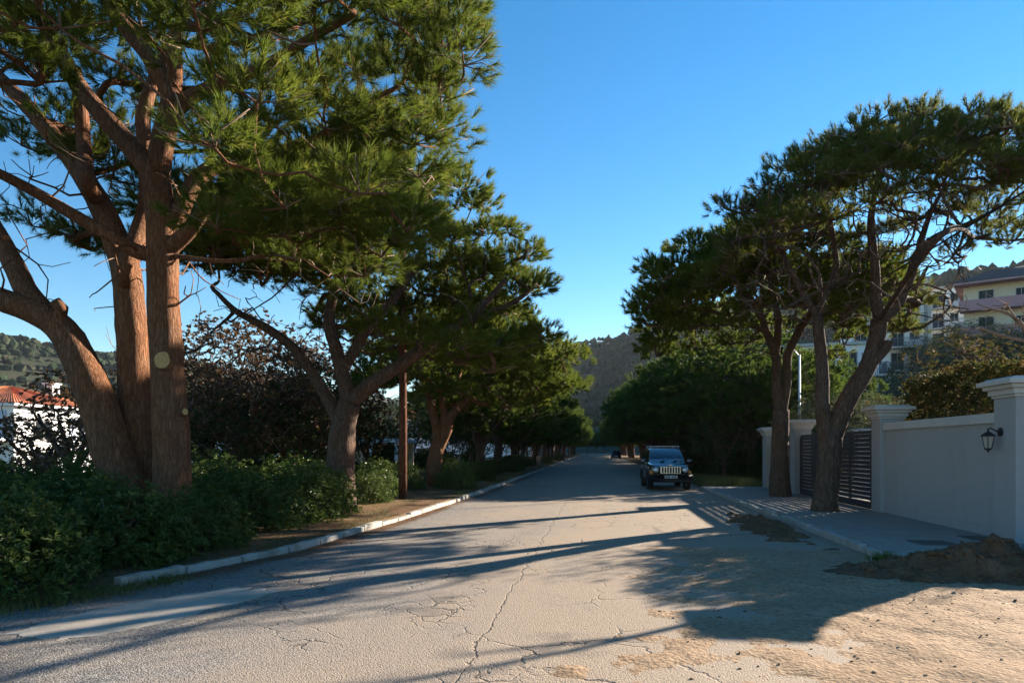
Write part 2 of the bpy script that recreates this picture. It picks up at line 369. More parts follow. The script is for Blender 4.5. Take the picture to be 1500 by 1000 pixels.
# ------------------------------------------------------------------ trees: skeleton, limbs, foliage
class Skel:
    def __init__(s): s.p = []; s.par = []; s.fr = []; s.foliage = []
    def path(s, pts, rad, parent=-1, step=0.30):
        cs = catmull(pts, step); last = parent; idx = []
        for u, q in cs:
            i = min(int(u), len(rad) - 2); f = u - i
            r = rad[i] * (1 - f) + rad[i + 1] * f
            s.p.append(Vector(q)); s.par.append(last); s.fr.append(r); last = len(s.p) - 1; idx.append(last)
        return idx
    def nearest(s, q, up=0.8, minz=0.0):
        P = np.array([tuple(v) for v in s.p]); d = P - np.array(tuple(q)); L = np.linalg.norm(d, axis=1)
        pen = np.where(d[:, 2] > 0, d[:, 2] * up, 0) + np.where(P[:, 2] < minz, 50, 0)
        return int(np.argmin(L + pen))
    def grow(s, q, jit=0.10, up=0.8, minz=0.0, sag=0.12):
        q = Vector(q); k = s.nearest(q, up, minz); a = s.p[k]; L = (q - a).length
        if L < 0.05: return k
        n = max(2, min(7, int(L / 0.30)))
        mid = (a + q) / 2 + Vector((random.gauss(0, jit), random.gauss(0, jit), random.gauss(0, jit) - sag)) * L * 0.8
        last = k
        for i in range(1, n + 1):
            t = i / n
            pt = a * (1 - t) ** 2 + mid * 2 * t * (1 - t) + q * t * t
            if i < n: pt += Vector((random.gauss(0, 1), random.gauss(0, 1), random.gauss(0, 1))) * 0.025 * L
            s.p.append(pt); s.par.append(last); s.fr.append(0.0); last = len(s.p) - 1
        return last
    def mesh(s, tip=0.008, power=2.35, hero=False, split=0.0):
        n = len(s.p); ch = [[] for _ in range(n)]
        for i, p in enumerate(s.par):
            if p >= 0: ch[p].append(i)
        rad = [0.0] * n
        for i in range(n - 1, -1, -1):
            q = sum(rad[c] ** power for c in ch[i]) if ch[i] else tip ** power
            rad[i] = max(q ** (1 / power), tip)
            if len(ch[i]) == 1: rad[i] = rad[ch[i][0]] + 0.0018
            if s.fr[i] > 0: rad[i] = s.fr[i]
        for i in range(n):                      # a side branch is never thicker than what carries it
            p = s.par[i]
            if p >= 0 and s.fr[i] == 0: rad[i] = min(rad[i], rad[p] * (0.62 if s.fr[p] > 0 else 1.0))
        mb = MB(); thin = MB()
        starts = [(i, None) for i in range(n) if s.par[i] < 0]
        while starts:
            i, pre = starts.pop(); pts = []; rr = []
            if pre is not None: pts.append(s.p[pre]); rr.append(min(rad[i] * 1.25, rad[pre]))
            while True:
                pts.append(s.p[i]); rr.append(rad[i])
                if not ch[i]: break
                c = sorted(ch[i], key=lambda j: -rad[j])
                for o in c[1:]: starts.append((o, i))
                i = c[0]
            if len(pts) < 2: continue
            rm = max(rr)
            if rm > 0.09:
                cs = catmull(pts, 0.09 if hero else 0.25); pp = []; r2 = []
                for u, q in cs:
                    k = min(int(u), len(rr) - 2); f = u - k; pp.append(q); r2.append(rr[k] * (1 - f) + rr[k + 1] * f)
                def jit(p, d, r):
                    w = p + d * r
                    return 1.0 + 0.10 * mnoise.noise(Vector((w.x * 2.2, w.y * 2.2, w.z * 1.0))) + (0.09 * abs(mnoise.noise(Vector((w.x * 9, w.y * 9, w.z * 2.6)))) if hero else 0)
                vs, fs = tube_rings(pp, r2, 22 if hero else 10, jit); mb.add(vs, fs)
            else:
                k = 7 if rm > 0.04 else (5 if rm > 0.018 else 3)
                vs, fs = tube_rings(pts, rr, k)
                (thin if (split and rm < split and len(pts) < 7) else mb).add(vs, fs)
        return mb, thin

def sphere_dirs(n, zmin=-1.0):
    z = RNG.uniform(zmin, 1, n); a = RNG.uniform(0, 2 * np.pi, n); r = np.sqrt(1 - z * z)
    return np.stack([r * np.cos(a), r * np.sin(a), z], 1)
def norm(a): return a / np.maximum(np.linalg.norm(a, axis=-1, keepdims=True), 1e-9)
def needles(P, Dr, n, length, width, spread=(0.12, 0.95), along=0.20):
    """brush of n needles at every tuft point P with axis Dr -> (m,3,3) triangles"""
    m = len(P); P = np.repeat(P, n, 0); Dr = np.repeat(Dr, n, 0)
    q = norm(np.cross(Dr, norm(RNG.normal(size=Dr.shape)))); ang = RNG.uniform(*spread, len(P))[:, None]
    d = norm(Dr * np.cos(ang) + q * np.sin(ang) + np.array([0, 0, -0.06]))
    base = P - Dr * RNG.uniform(0, along, len(P))[:, None]
    L = length * RNG.uniform(0.7, 1.15, len(P))[:, None]
    side = norm(np.cross(d, norm(RNG.normal(size=d.shape)))) * width / 2
    return np.stack([base - side, base + side, base + d * L], 1)
def leaves(P, Dr, n, length, width, spread=(0.5, 1.3), fold=0.25):
    """whorl of n folded leaves at every point P with axis Dr -> triangles"""
    P = np.repeat(P, n, 0); Dr = np.repeat(Dr, n, 0)
    q = norm(np.cross(Dr, norm(RNG.normal(size=Dr.shape)))); ang = RNG.uniform(*spread, len(P))[:, None]
    d = norm(Dr * np.cos(ang) + q * np.sin(ang)); L = length * RNG.uniform(0.65, 1.15, len(P))[:, None]
    w = norm(np.cross(d, Dr + 0.3 * RNG.normal(size=d.shape))); nn = np.cross(w, d)
    base = P + d * 0.01; mid = base + d * L * 0.52 + nn * L * 0.04; W = width * L / length / 2
    tip = base + d * L - np.array([0, 0, 1.0]) * L * 0.10
    l = mid + w * W + nn * W * fold; r = mid - w * W + nn * W * fold
    return np.concatenate([np.stack([base, l, tip], 1), np.stack([base, tip, r], 1)], 0)
def pads_in(n, c, rad, shell=(0.6, 1.0), ok=None, mind=0.9, tries=60):
    out = []; c = Vector(c)
    for _ in range(n * tries):
        if len(out) >= n: break
        d = Vector((random.gauss(0, 1), random.gauss(0, 1), random.gauss(0, 1))).normalized()
        k = random.uniform(shell[0] ** 3, shell[1] ** 3) ** (1 / 3)
        q = Vector((c.x + d.x * rad[0] * k, c.y + d.y * rad[1] * k, c.z + d.z * rad[2] * k))
        if ok and not ok(q): continue
        if any((q - o).length < mind for o in out): continue
        out.append(q)
    return out
def pad_tufts(pads, size, n, center, flat=0.6):
    """tuft points and axes over the upper and outer side of every pad"""
    Ps, Ds = [], []
    for q in pads:
        s = size * random.uniform(0.75, 1.25); m = int(n * random.uniform(0.8, 1.2) * min(1.3, (s / size) ** 2))
        u = sphere_dirs(m, -0.45); k = RNG.uniform(0.45, 1.0, m)[:, None]
        off = u * k * np.array([s, s, s * flat])
        out = norm(np.array(tuple(q)) - np.array(tuple(center)))
        Ps.append(np.array(tuple(q)) + off); Ds.append(norm(u * 0.8 + out * 0.35 + np.array([0, 0, 0.45]) + 0.25 * RNG.normal(size=u.shape)))
    return np.concatenate(Ps), np.concatenate(Ds)

def make_tree(name, base, limbs, pads, center, pad=0.8, tufts=40, per=50, nl=0.17, nw=0.012, mat='needles', bark='bark', bare=0,
              bare_box=None, twigs=7, hero=False, kind='pine', minz=2.0, flat=0.6, leafw=0.5, crown_name='crown', up=0.8):
    """limbs: list of (points, radii, index of the limb it leaves or None)"""
    base = Vector(base); sk = Skel(); ids = []
    for pts, rad, par in limbs:
        pts = [Vector(p) for p in pts]; k = -1
        if par is not None:
            cand = ids[par]; k = min(cand, key=lambda i: (sk.p[i] - pts[0]).length); pts = [sk.p[k]] + (pts[1:] if (pts[0] - sk.p[k]).length < 0.5 else pts)
            if len(rad) < len(pts): rad = [rad[0]] + list(rad)
            pts2 = pts; ii = sk.path(pts2, rad, k); ids.append(ii)
        else: ids.append(sk.path(pts, rad))
    cz = Vector(center)
    for q in sorted(pads, key=lambda v: min((v - p).length for p in sk.p[::3])):
        e = sk.grow(q - Vector((0, 0, pad * 0.15)), minz=minz, up=up)
        for _ in range(twigs):
            d = sphere_dirs(1, -0.2)[0] * pad * random.uniform(0.6, 0.95)
            a = sk.p[e]; b = q + Vector((d[0], d[1], d[2] * flat))
            sk.p.append((a + b) / 2 + Vector((random.gauss(0, .06), random.gauss(0, .06), random.gauss(0, .06)))); sk.par.append(e); sk.fr.append(0.0)
            sk.p.append(b); sk.par.append(len(sk.p) - 2); sk.fr.append(0.0)
    for _ in range(bare):                       # dead twigs on the shaded inside
        q = bare_box()
        if q is not None and min((q - p).length for p in sk.p[::4]) < 1.5: sk.grow(q, jit=0.22, minz=minz, up=0.3, sag=0.0)
    mb, thin = sk.mesh(hero=hero, split=0.02)
    root = empty(name, base)
    def loc(vs): return [Vector(v) - base for v in vs]
    mesh_obj('trunk', loc(mb.v), mb.f, M[bark], root, True)
    if thin.v: mesh_obj('twigs', loc(thin.v), thin.f, M['twig'], root, True)['kind'] = 'stuff'
    P, Dd = pad_tufts(pads, pad, tufts, cz, flat)
    T = needles(P, Dd, per, nl, nw) if kind == 'pine' else leaves(P, Dd, per, nl, nl * leafw)
    T = T - np.array(tuple(base))
    tri_obj(crown_name, T, M[mat], root)['kind'] = 'stuff'
    return root

def shrub_mesh(name, w, d, h, n, leaf, leafw, mat, per=8, stems=9, lump=0.25):
    """rounded shrub with leaf whorls on an uneven surface, at the origin"""
    u = sphere_dirs(n, -0.15); k = RNG.uniform(0.55, 1.0, n)
    for i in range(n):
        v = Vector(u[i] * 1.7); k[i] *= 1.0 + lump * mnoise.noise(v * 1.3 + Vector((w, h, 3))) + lump * 0.6 * mnoise.noise(v * 3.1)
    P = np.stack([u[:, 0] * w / 2 * k, u[:, 1] * d / 2 * k, np.maximum(0.06, h * 0.12 + u[:, 2] * h * 0.88 * k)], 1)
    Dr = norm(u * 0.8 + np.array([0, 0, 0.5]) + 0.35 * RNG.normal(size=u.shape))
    root = empty(name)
    tri_obj('foliage', leaves(P, Dr, per, leaf, leaf * leafw), M[mat], root)['kind'] = 'stuff'
    mb = MB()
    for i in range(stems):
        a = 2 * math.pi * i / stems + random.random(); r = random.uniform(0.3, 0.75)
        e = Vector((math.cos(a) * w / 2 * r, math.sin(a) * d / 2 * r, h * random.uniform(0.55, 0.85)))
        mb.tube([(math.cos(a) * 0.06, math.sin(a) * 0.06, -0.05), e * 0.5 + Vector((0, 0, h * 0.1)), e], [0.022, 0.015, 0.006], 5)
    mb.build('stems', M['twig'], root, True)
    return root
# ------------------------------------------------------------------ terrain
def sstep(a, b, x):
    t = np.clip((x - a) / (b - a), 0, 1); return t * t * (3 - 2 * t)
RIDGES = [  # (x, y, height) along each ridge line, falloff width
    ([(-330, 900, 42), (-160, 880, 70), (-40, 800, 112), (80, 665, 122), (161, 524, 104), (200, 430, 92), (260, 330, 88), (330, 180, 90), (360, -50, 80)], 250),
    ([(-600, 250, 70), (-440, 450, 80), (-392, 510, 82), (-330, 620, 74), (-260, 760, 60)], 240)]
def vnoise(x, y, s, seed=0.0):
    return (np.sin(x * s + 1.3 + seed) * np.cos(y * s * 1.1 + 0.7 * seed) + 0.5 * np.sin(x * s * 2.3 + y * s * 1.7 + seed) + 0.3 * np.sin(y * s * 4.1 - x * s * 3.3 + 2 * seed)) / 1.8
def ground_h(x, y):
    x = np.asarray(x, float); y = np.asarray(y, float)
    z = np.full(x.shape, -0.06)
    z = z + 15.5 * sstep(14, 58, x) * sstep(-60, 20, y) + 1.2 * vnoise(x, y, 0.12) * sstep(16, 30, x)
    hill = np.zeros(x.shape)
    for pts, W in RIDGES:
        for (x0, y0, h0), (x1, y1, h1) in zip(pts[:-1], pts[1:]):
            dx, dy = x1 - x0, y1 - y0; t = np.clip(((x - x0) * dx + (y - y0) * dy) / (dx * dx + dy * dy), 0, 1)
            d = np.hypot(x - x0 - t * dx, y - y0 - t * dy); k = np.clip(1 - d / W, 0, 1)
            hill = np.maximum(hill, (h0 + t * (h1 - h0)) * (0.6 * k + 0.4 * k * k * (3 - 2 * k)))
    hill = hill * (1 + 0.10 * vnoise(x, y, 0.021) + 0.05 * vnoise(x, y, 0.07, 2.0))
    return np.maximum(z, z * 0.3 + hill)
def axis(lo, hi, fine, far):
    a = [0.0]; st = fine
    while a[-1] < hi: a.append(a[-1] + st); st = min(far, st * 1.045)
    b = [0.0]; st = fine
    while b[-1] > lo: b.append(b[-1] - st); st = min(far, st * 1.045)
    return np.array(sorted(set(b + a)))
gx = axis(-1800, 1500, 2.5, 60); gy = axis(-600, 2400, 2.5, 60)
GX, GY = np.meshgrid(gx, gy); GZ = ground_h(GX, GY)
nx, ny = len(gx), len(gy)
vs = np.stack([GX.ravel(), GY.ravel(), GZ.ravel()], 1)
fs = [(j * nx + i, j * nx + i + 1, (j + 1) * nx + i + 1, (j + 1) * nx + i) for j in range(ny - 1) for i in range(nx - 1)]
tag(mesh_obj('ground', vs, fs, M['ground'], None, True), kind='structure')

def sheet(name, xs, ys, zf, mat, keep=None):
    X, Y = np.meshgrid(xs, ys); Z = zf(X, Y); n = len(xs)
    fs = [(j * n + i, j * n + i + 1, (j + 1) * n + i + 1, (j + 1) * n + i) for j in range(len(ys) - 1) for i in range(n - 1)]
    if keep is not None:
        K = keep(X, Y).ravel(); fs = [f for f in fs if K[f[0]] or K[f[2]]]
    o = mesh_obj(name, np.stack([X.ravel(), Y.ravel(), Z.ravel()], 1), fs, M[mat], None, True)
    return tag(o, kind='structure')

# road: one gently uneven sheet
def nz(X, Y, s, seed=0.0, oct=3):
    out = np.zeros(X.shape); fl = out.ravel(); xr = X.ravel(); yr = Y.ravel()
    for i in range(len(fl)):
        fl[i] = mnoise.fractal(Vector((xr[i] * s + seed, yr[i] * s, seed * 1.7)), 1.0, 2.0, oct)
    return out
ROAD_Y = np.concatenate([np.arange(-14, 20, 0.5), np.arange(20, 60, 1.0), np.arange(60, 262, 5.0)])
sheet('road', np.arange(-12, 12.01, 0.5), ROAD_Y, lambda X, Y: 0.004 * nz(X, Y, 0.7), 'road')

# the edge of the planted verge, opposite the white wall
EY = [-14, -5, 0, 4, 6.35, 7.9, 11.1, 16, 24.2, 60, 262]; EX = [-24, -17, -12, -8.0, -6.5, -5.95, -5.05, -4.72, -4.5, -4.5, -4.5]
def edge_l(y): return np.interp(y, EY, EX)
vy = np.concatenate([np.arange(1, 30, 0.25), np.arange(30, 80, 1.0), np.arange(80, 262, 6.0)])
def build_verge():
    us = np.concatenate([[0, 0.02, 0.1, 0.25], np.arange(0.5, 16, 0.5)])
    vs = []; fs = []
    for y in vy:
        e = float(edge_l(y)) - (0.13 if y > 7.85 else 0.0)
        for k, u in enumerate(us):
            z = 0.105 + 0.05 * min(1, u / 2) + 0.05 * mnoise.noise(Vector((e - u, y, 0)) * 0.9) * min(1, u)
            if y < 7.85: z = z * min(1, u / 0.5) - 0.02
            if k == 0 and y > 7.85: z = -0.03
            vs.append((e - u, y, z))
    n = len(us)
    for j in range(len(vy) - 1):
        for i in range(n - 1): fs.append((j * n + i + 1, j * n + i, (j + 1) * n + i, (j + 1) * n + i + 1))
    tag(mesh_obj('planted_verge', vs, fs, M['verge'], None, True), kind='structure')
build_verge()

def kerb_stone(mb_len, h=0.115, w=0.14, seed=0):
    bm = bmesh.new(); bmesh.ops.create_cube(bm, size=1.0)
    for v in bm.verts: v.co = Vector((v.co.x * w, v.co.y * mb_len, v.co.z * (h + 0.1) + (h - 0.1) / 2))
    bmesh.ops.bevel(bm, geom=list(bm.edges), offset=0.018, segments=2, affect='EDGES', profile=0.6)
    bmesh.ops.subdivide_edges(bm, edges=[e for e in bm.edges if e.calc_length() > 0.3], cuts=4)
    for v in bm.verts: v.co += Vector([0.020 * mnoise.noise(v.co * 5 + Vector((seed * 3.1, k * 9.0, 0))) for k in range(3)])
    me = bpy.data.meshes.new('kerb_stone'); bm.to_mesh(me); bm.free(); return me
def kerb_run(name, path, mat, seglen=0.955, y_end=70):
    """row of separate stones along a path y -> x"""
    root = empty(name, (float(path(path.y0)), path.y0, 0)); tag(root, kind='structure')
    mes = [kerb_stone(seglen, seed=s) for s in range(5)]
    for me in mes: me.materials.append(M[mat])
    y = path.y0; i = 0
    while y < y_end:
        x0 = float(path(y)); x1 = float(path(y + 1.0)); a = math.atan2(-(x1 - x0), 1.0)
        o = bpy.data.objects.new('kerb_stone', random.choice(mes)); COL.objects.link(o); o.parent = root
        L = math.hypot(x1 - x0, 1.0)
        o.location = Vector(((x0 + x1) / 2, y + 0.5, random.gauss(0, 0.014))) - root.location
        o.rotation_euler = (random.gauss(0, 0.006), random.gauss(0, 0.025), a + random.gauss(0, 0.01)); o.scale = (1, L, 1)
        y += 1.0
    return root
class Pth:
    def __init__(s, f, y0): s.f = f; s.y0 = y0
    def __call__(s, y): return s.f(y)
kerb_run('verge_kerb', Pth(lambda y: edge_l(y) - 0.07, 7.9), 'kerb', y_end=75)
def kerb_far(name, x, y0, y1, mat):
    mb = MB(); y = y0
    while y < y1: mb.box((x, y + 1.0, 0.05), (0.14, 1.97, 0.2)); y += 2
    tag(mb.build(name, M[mat]), kind='structure')
kerb_far('distant_kerb', -4.57, 75.9, 255, 'kerb')

# pavement in front of the wall and gate
KX = 4.42
PV = [(KX + 0.14, 11.3), (5.6, 10.9), (7.2, 12.6), (7.55, 13.0), (7.55, 30.6), (KX + 0.14, 30.6)]
tag(MB().prism(PV, -0.1, 0.125).build('pavement', M['pave']), kind='structure')
kerb_run('pavement_kerb', Pth(lambda y: KX + 0.07 + 0 * y, 11.2), 'kerb_grey', y_end=30.2)
# end of the pavement: kerb return
mbk = MB(); mbk.box((5.05, 11.06, 0.03), (1.25, 0.13, 0.21), R(-16), bev=0.012); tag(mbk.build('pavement_end_kerb', M['kerb_grey']), kind='structure')
# verge behind the parked car, beyond the pavement
vx = np.concatenate([np.arange(4.3, 9, 0.4), np.arange(9, 16.1, 1.0)])
sheet('grassy_verge', vx, np.concatenate([np.arange(30.6, 60, 0.8), np.arange(60, 262, 5)]),
      lambda X, Y: 0.10 * sstep(4.3, 5.4, X) - 0.02 + 0.04 * nz(X, Y, 0.8, 3) * sstep(4.5, 5.5, X), 'verge')

# trodden dirt over the road on the wall's side, and dug soil
def dirt_h(X, Y):
    fr = nz(X, Y, 2.6, 12, 5)
    m = sstep(-0.4, 3.4, X + 1.1 * nz(X, Y, 0.35, 5) + 1.3 * fr) * sstep(15.5, 9.0, Y + 1.3 * nz(X, Y, 0.4, 9) + 0.55 * (X - 3))
    w = (X * 0.80 + Y * 0.60); ruts = 0.009 * np.sin(w * 6.5 + 2.5 * nz(X, Y, 0.5, 2)) * sstep(2.0, 4.5, X) * sstep(-0.1, 0.25, nz(X, Y, 0.45, 6))
    lump = np.abs(nz(X, Y, 3.2, 1, 5))
    return -0.016 + 0.038 * m + m * (ruts + 0.030 * nz(X, Y, 1.2, 3, 4) + 0.045 * lump * sstep(0.0, 0.4, nz(X, Y, 0.6, 15)) + 0.014 * nz(X, Y, 8.0, 4, 3))
sheet('dirt', np.concatenate([np.arange(-1.6, 6.0, 0.07), np.arange(6.0, 13.0, 0.14)]), np.concatenate([np.arange(2.5, 10, 0.07), np.arange(10, 15.5, 0.12)]), dirt_h, 'dirt', keep=lambda X, Y: (X < KX + 0.05) | (Y < 11.6 + (X - KX) * 0.5))
def soil_h(X, Y):
    d1 = np.hypot((X - 7.4) / 3.0, (Y - 10.5) / 1.35)           # heap at the wall's end
    d2 = np.hypot((X - 3.75) / (0.75 + 0.4 * nz(X, Y, 0.8, 3)), (Y - 15.8) / 3.4)          # strip swept against the kerb
    d3 = np.hypot((X - 4.7) / 1.9, (Y - 10.2) / 0.95)
    m = 0.46 * np.clip(1.1 - d1, 0, 1) + 0.15 * np.clip(0.9 - d2 + 0.7 * nz(X, Y, 2.2, 21, 4), 0, 1) * (d2 < 1.6) + 0.22 * np.clip(1 - d3, 0, 1)
    return -0.035 + m + (0.17 * nz(X, Y, 1.5, 7, 5) + 0.13 * np.abs(nz(X, Y, 4.0, 8, 5))) * np.clip(m * 5, 0, 1)
sheet('dug_soil', np.arange(2.7, 11.5, 0.075), np.arange(8.2, 19.6, 0.075), soil_h, 'soil',
      keep=lambda X, Y: ((Y > 11.5) & (X < KX - 0.02)) | ((Y < 11.5) & (Y < 10.75 + np.maximum(0, X - 5.3) * 0.95)))
# clods and pebbles lying about
def lumps(n, fx, mat, name, label, cat, sz):
    Ts = []
    ico = bmesh.new(); bmesh.ops.create_icosphere(ico, subdivisions=1, radius=1.0); ico.faces.ensure_lookup_table()
    base = np.array([[tuple(v.co) for v in f.verts] for f in ico.faces]); ico.free()
    for _ in range(n):
        x, y, z = fx(); s = sz * random.lognormvariate(0, 0.38)
        M3 = np.array(Matrix.Rotation(random.uniform(0, 6.28), 3, Vector((random.random(), random.random(), random.random())).normalized()))
        T = (base * (1 + 0.3 * RNG.normal(size=(1, 1, 3)))) @ M3.T * s * np.array([1, 1, 0.65]); Ts.append(T + np.array([x, y, z]))
    o = tri_obj(name, np.concatenate(Ts), M[mat]); tag(o, label, cat, kind='stuff')
def on_soil():
    while True:
        x, y = random.uniform(3.6, 9.6), random.uniform(9.0, 11.6); z = float(soil_h(np.array([[x]]), np.array([[y]]))[0, 0])
        if z > 0.02: return x, y, z
def on_dirt():
    x, y = random.uniform(0.5, 9), random.uniform(3, 10.4); return x, y, max(0.003, float(dirt_h(np.array([[x]]), np.array([[y]]))[0, 0]))
lumps(1500, on_soil, 'soil', 'soil_clods', 'dark brown clods on the dug soil by the wall', 'clods', 0.032)
def near_soil():
    while True:
        x = random.uniform(1.0, 9.0); y = random.uniform(6.5, 10.4)
        if random.random() < math.exp(-abs(10.0 - y) * 0.55) * (0.25 + 0.75 * (x > 3)) or random.random() < 0.03:
            return x, y, max(0.003, float(dirt_h(np.array([[x]]), np.array([[y]]))[0, 0]))
lumps(900, near_soil, 'soil', 'soil_crumbs', 'dark soil crumbs strewn over the trodden dirt', 'crumbs', 0.0075)
lumps(700, on_dirt, 'dirt', 'dirt_pebbles', 'small tan lumps scattered on the trodden dirt', 'pebbles', 0.012)

# pale concrete patch at the gutter where the kerb begins
pp = []
c = at(225, 893, 7.4)
for k in range(120):
    a = 2 * math.pi * k / 120; u = math.cos(a); v = math.sin(a)
    r = 1 + 0.25 * mnoise.noise(Vector((u * 1.3, v * 1.3, 4))) + 0.14 * mnoise.noise(Vector((u * 5, v * 5, 1))) + 0.07 * mnoise.noise(Vector((u * 17, v * 17, 2)))
    pp.append((c.x + r * (u * 0.34 + v * 0.66), c.y + r * (-u * 0.50 + v * 1.22)))
tag(MB().prism(pp, -0.02, 0.005).build('concrete_patch', M['concrete']), kind='structure')

sheet('driveway', np.arange(7.75, 14.1, 0.5), np.arange(18.9, 31.1, 0.5), lambda X, Y: 0.06 + 0.0 * X, 'concrete')
# ------------------------------------------------------------------ white wall, gate, lantern
WX = 7.28
def pillar(root, x, y, h, w=0.62, z0=0.1):
    p = MB().box((x, y, (h - 0.30 + z0) / 2), (w, w, h - 0.30 - z0), bev=0.012).build('pillar', M['render'], root)
    c = MB()
    for dz, s, t in ((-0.275, 0.03, 0.05), (-0.20, 0.07, 0.10), (-0.115, 0.13, 0.07), (-0.04, 0.20, 0.08)):
        c.box((x, y, h + dz), (w + 2 * s, w + 2 * s, t), bev=0.010)
    c.box((x, y, h + 0.025), (w + 0.30, w + 0.30, 0.05), taper=0.86, bev=0.008)
    o = c.build('cap', M['trim'], p); return p
def rebase(root):
    for ch in root.children: ch.location = -root.location
wall = empty('boundary_wall', (WX, 16, 0.1)); tag(wall, 'pale grey rendered wall with white coping and capped pillars', 'wall')
Y0, Y1 = 13.15, 18.75
MB().box((WX + 0.16, (Y0 + Y1) / 2, 1.15), (0.28, Y1 - Y0 - 0.5, 2.14)).build('wall_panel', M['render'], wall)
MB().box((WX + 0.16, (Y0 + Y1) / 2, 2.315), (0.40, Y1 - Y0 - 0.5, 0.19), bev=0.015).build('coping', M['trim'], wall)
MB().box((WX + 0.01, (Y0 + Y1) / 2, 0.20), (0.03, Y1 - Y0 - 0.52, 0.18)).build('plinth', M['render'], wall)
pillar(wall, WX + 0.2, Y0 - 0.08, 2.95, 0.66); pillar(wall, WX + 0.2, Y1 + 0.05, 2.82, 0.58)
rebase(wall)
side = empty('added_side_wall', (WX + 4, 13.0, 0)); tag(side, 'unseen pale side wall added to shade the dirt beside the lantern pillar', 'wall')  # out-of-view wall, added to throw shade on the dirt; its height fits that shade
MB().box((WX + 5.1, 13.05, 0.85), (9.0, 0.26, 1.7)).build('wall_panel', M['render'], side)
MB().box((WX + 5.1, 13.05, 1.79), (9.0, 0.38, 0.18), bev=0.015).build('coping', M['trim'], side)
rebase(side)
far = empty('gate_side_wall', (WX, 27.5, 0)); tag(far, 'short white wall piece with two capped pillars beyond the gate', 'wall')
pillar(far, WX + 0.05, 25.95, 2.75, 0.58); pillar(far, WX - 0.02, 29.9, 2.6, 0.56)
MB().box((WX + 0.1, 29.45, 1.05), (0.2, 0.4, 1.9)).build('wall_panel', M['render'], far)
rebase(far)
inner = empty('garden_pillar', (10.4, 28.6, 0)); tag(inner, 'small white capped pillar inside the garden behind the slatted gate', 'pillar')
pillar(inner, 10.4, 28.6, 2.5, 0.42, -0.1); MB().box((11.6, 28.7, 0.95), (2.1, 0.2, 2.0)).build('wall_panel', M['render'], inner); rebase(inner)

def gate(name, y0, y1, h, label, bays, rows, x=WX - 0.02):
    g = empty(name, (x, y0, 0.125)); tag(g, label, 'gate')
    L = (y1 - y0) / bays
    MB().box((x, (y0 + y1) / 2, 0.24), (0.09, y1 - y0, 0.20)).build('bottom_rail', M['gate'], g)
    MB().box((x, (y0 + y1) / 2, h - 0.04), (0.075, y1 - y0 - 0.12, 0.08)).build('top_rail', M['gate'], g)
    for b in range(bays + 1):
        w = 0.13 if b in (0, bays) else 0.09
        MB().box((x + 0.002, y0 + b * L, (0.342 + h - 0.082) / 2), (0.07, w, h - 0.082 - 0.342)).build('upright', M['gate'], g)
    pitch = (h - 0.44) / rows; me = None
    for b in range(bays):
        for r in range(rows):
            if me is None:
                o = MB().box((0, 0, 0), (0.03, L - 0.10, pitch * 0.80)).build('slat', M['gate'], g); me = o.data
            else:
                o = bpy.data.objects.new('slat', me); COL.objects.link(o); o.parent = g
            o.location = Vector((x - 0.012, y0 + (b + 0.5) * L, 0.36 + pitch * (r + 0.5))) ; o.rotation_euler = (random.gauss(0, 0.003), 0, 0)
    rebase_keep(g)
    return g
def rebase_keep(g):
    for ch in g.children: ch.location = Vector(ch.location) - g.location
gt = gate('sliding_gate', 19.2, 25.6, 2.24, 'long charcoal sliding gate with horizontal slats beside the wall', 4, 15)
mbp = MB().box((WX - 0.02, 19.08, 1.25), (0.12, 0.09, 2.3)); mbp.box((WX + 0.1, 19.05, 2.3), (0.1, 0.3, 0.06)); o = mbp.build('guide_post', M['gate'], gt); o.location = -gt.location
gate('pedestrian_gate', 26.35, 29.2, 2.1, 'narrow dark slatted gate between the two far pillars', 2, 14)

# wall lantern on the near pillar
lp = Vector((WX - 0.13, Y0 + 0.03, 2.02)); lan = empty('wall_lantern', lp); tag(lan, 'black hexagonal wall lantern on the near pillar', 'lantern')
b = MB(); b.lathe([(0.075, 0), (0.075, 0.02), (0.03, 0.035)], (0, 0, 0), 12, 'X').build('wall_plate', M['black'], lan).location = (0.0, 0, 0.03)
lan.children[0].scale = (-1, 1, 1)
MB().tube([(-0.02, 0, 0.03), (-0.10, 0, 0.06), (-0.17, 0, 0.10), (-0.20, 0, 0.06)], [0.014, 0.012, 0.012, 0.010], 6).build('arm', M['black'], lan)
t = MB(); t.lathe([(0.012, 0.12), (0.02, 0.10), (0.015, 0.07), (0.06, 0.045), (0.12, 0.0), (0.125, -0.015), (0.10, -0.02)], (-0.20, 0, -0.03), 6).build('roof', M['black'], lan)
t = MB(); t.lathe([(0.095, -0.05), (0.055, -0.25)], (-0.20, 0, -0.0), 6).build('glass', M['lampglass'], lan)
t = MB()
for k in range(6):
    a = 2 * math.pi * k / 6; t.tube([(-0.2 + 0.098 * math.cos(a), 0.098 * math.sin(a), -0.045), (-0.2 + 0.058 * math.cos(a), 0.058 * math.sin(a), -0.252)], 0.007, 4)
t.lathe([(0.062, -0.245), (0.065, -0.265), (0.02, -0.29), (0.012, -0.32)], (-0.2, 0, 0), 6); t.build('cage', M['black'], lan)
lan.scale = (1.05, 1.05, 1.05)

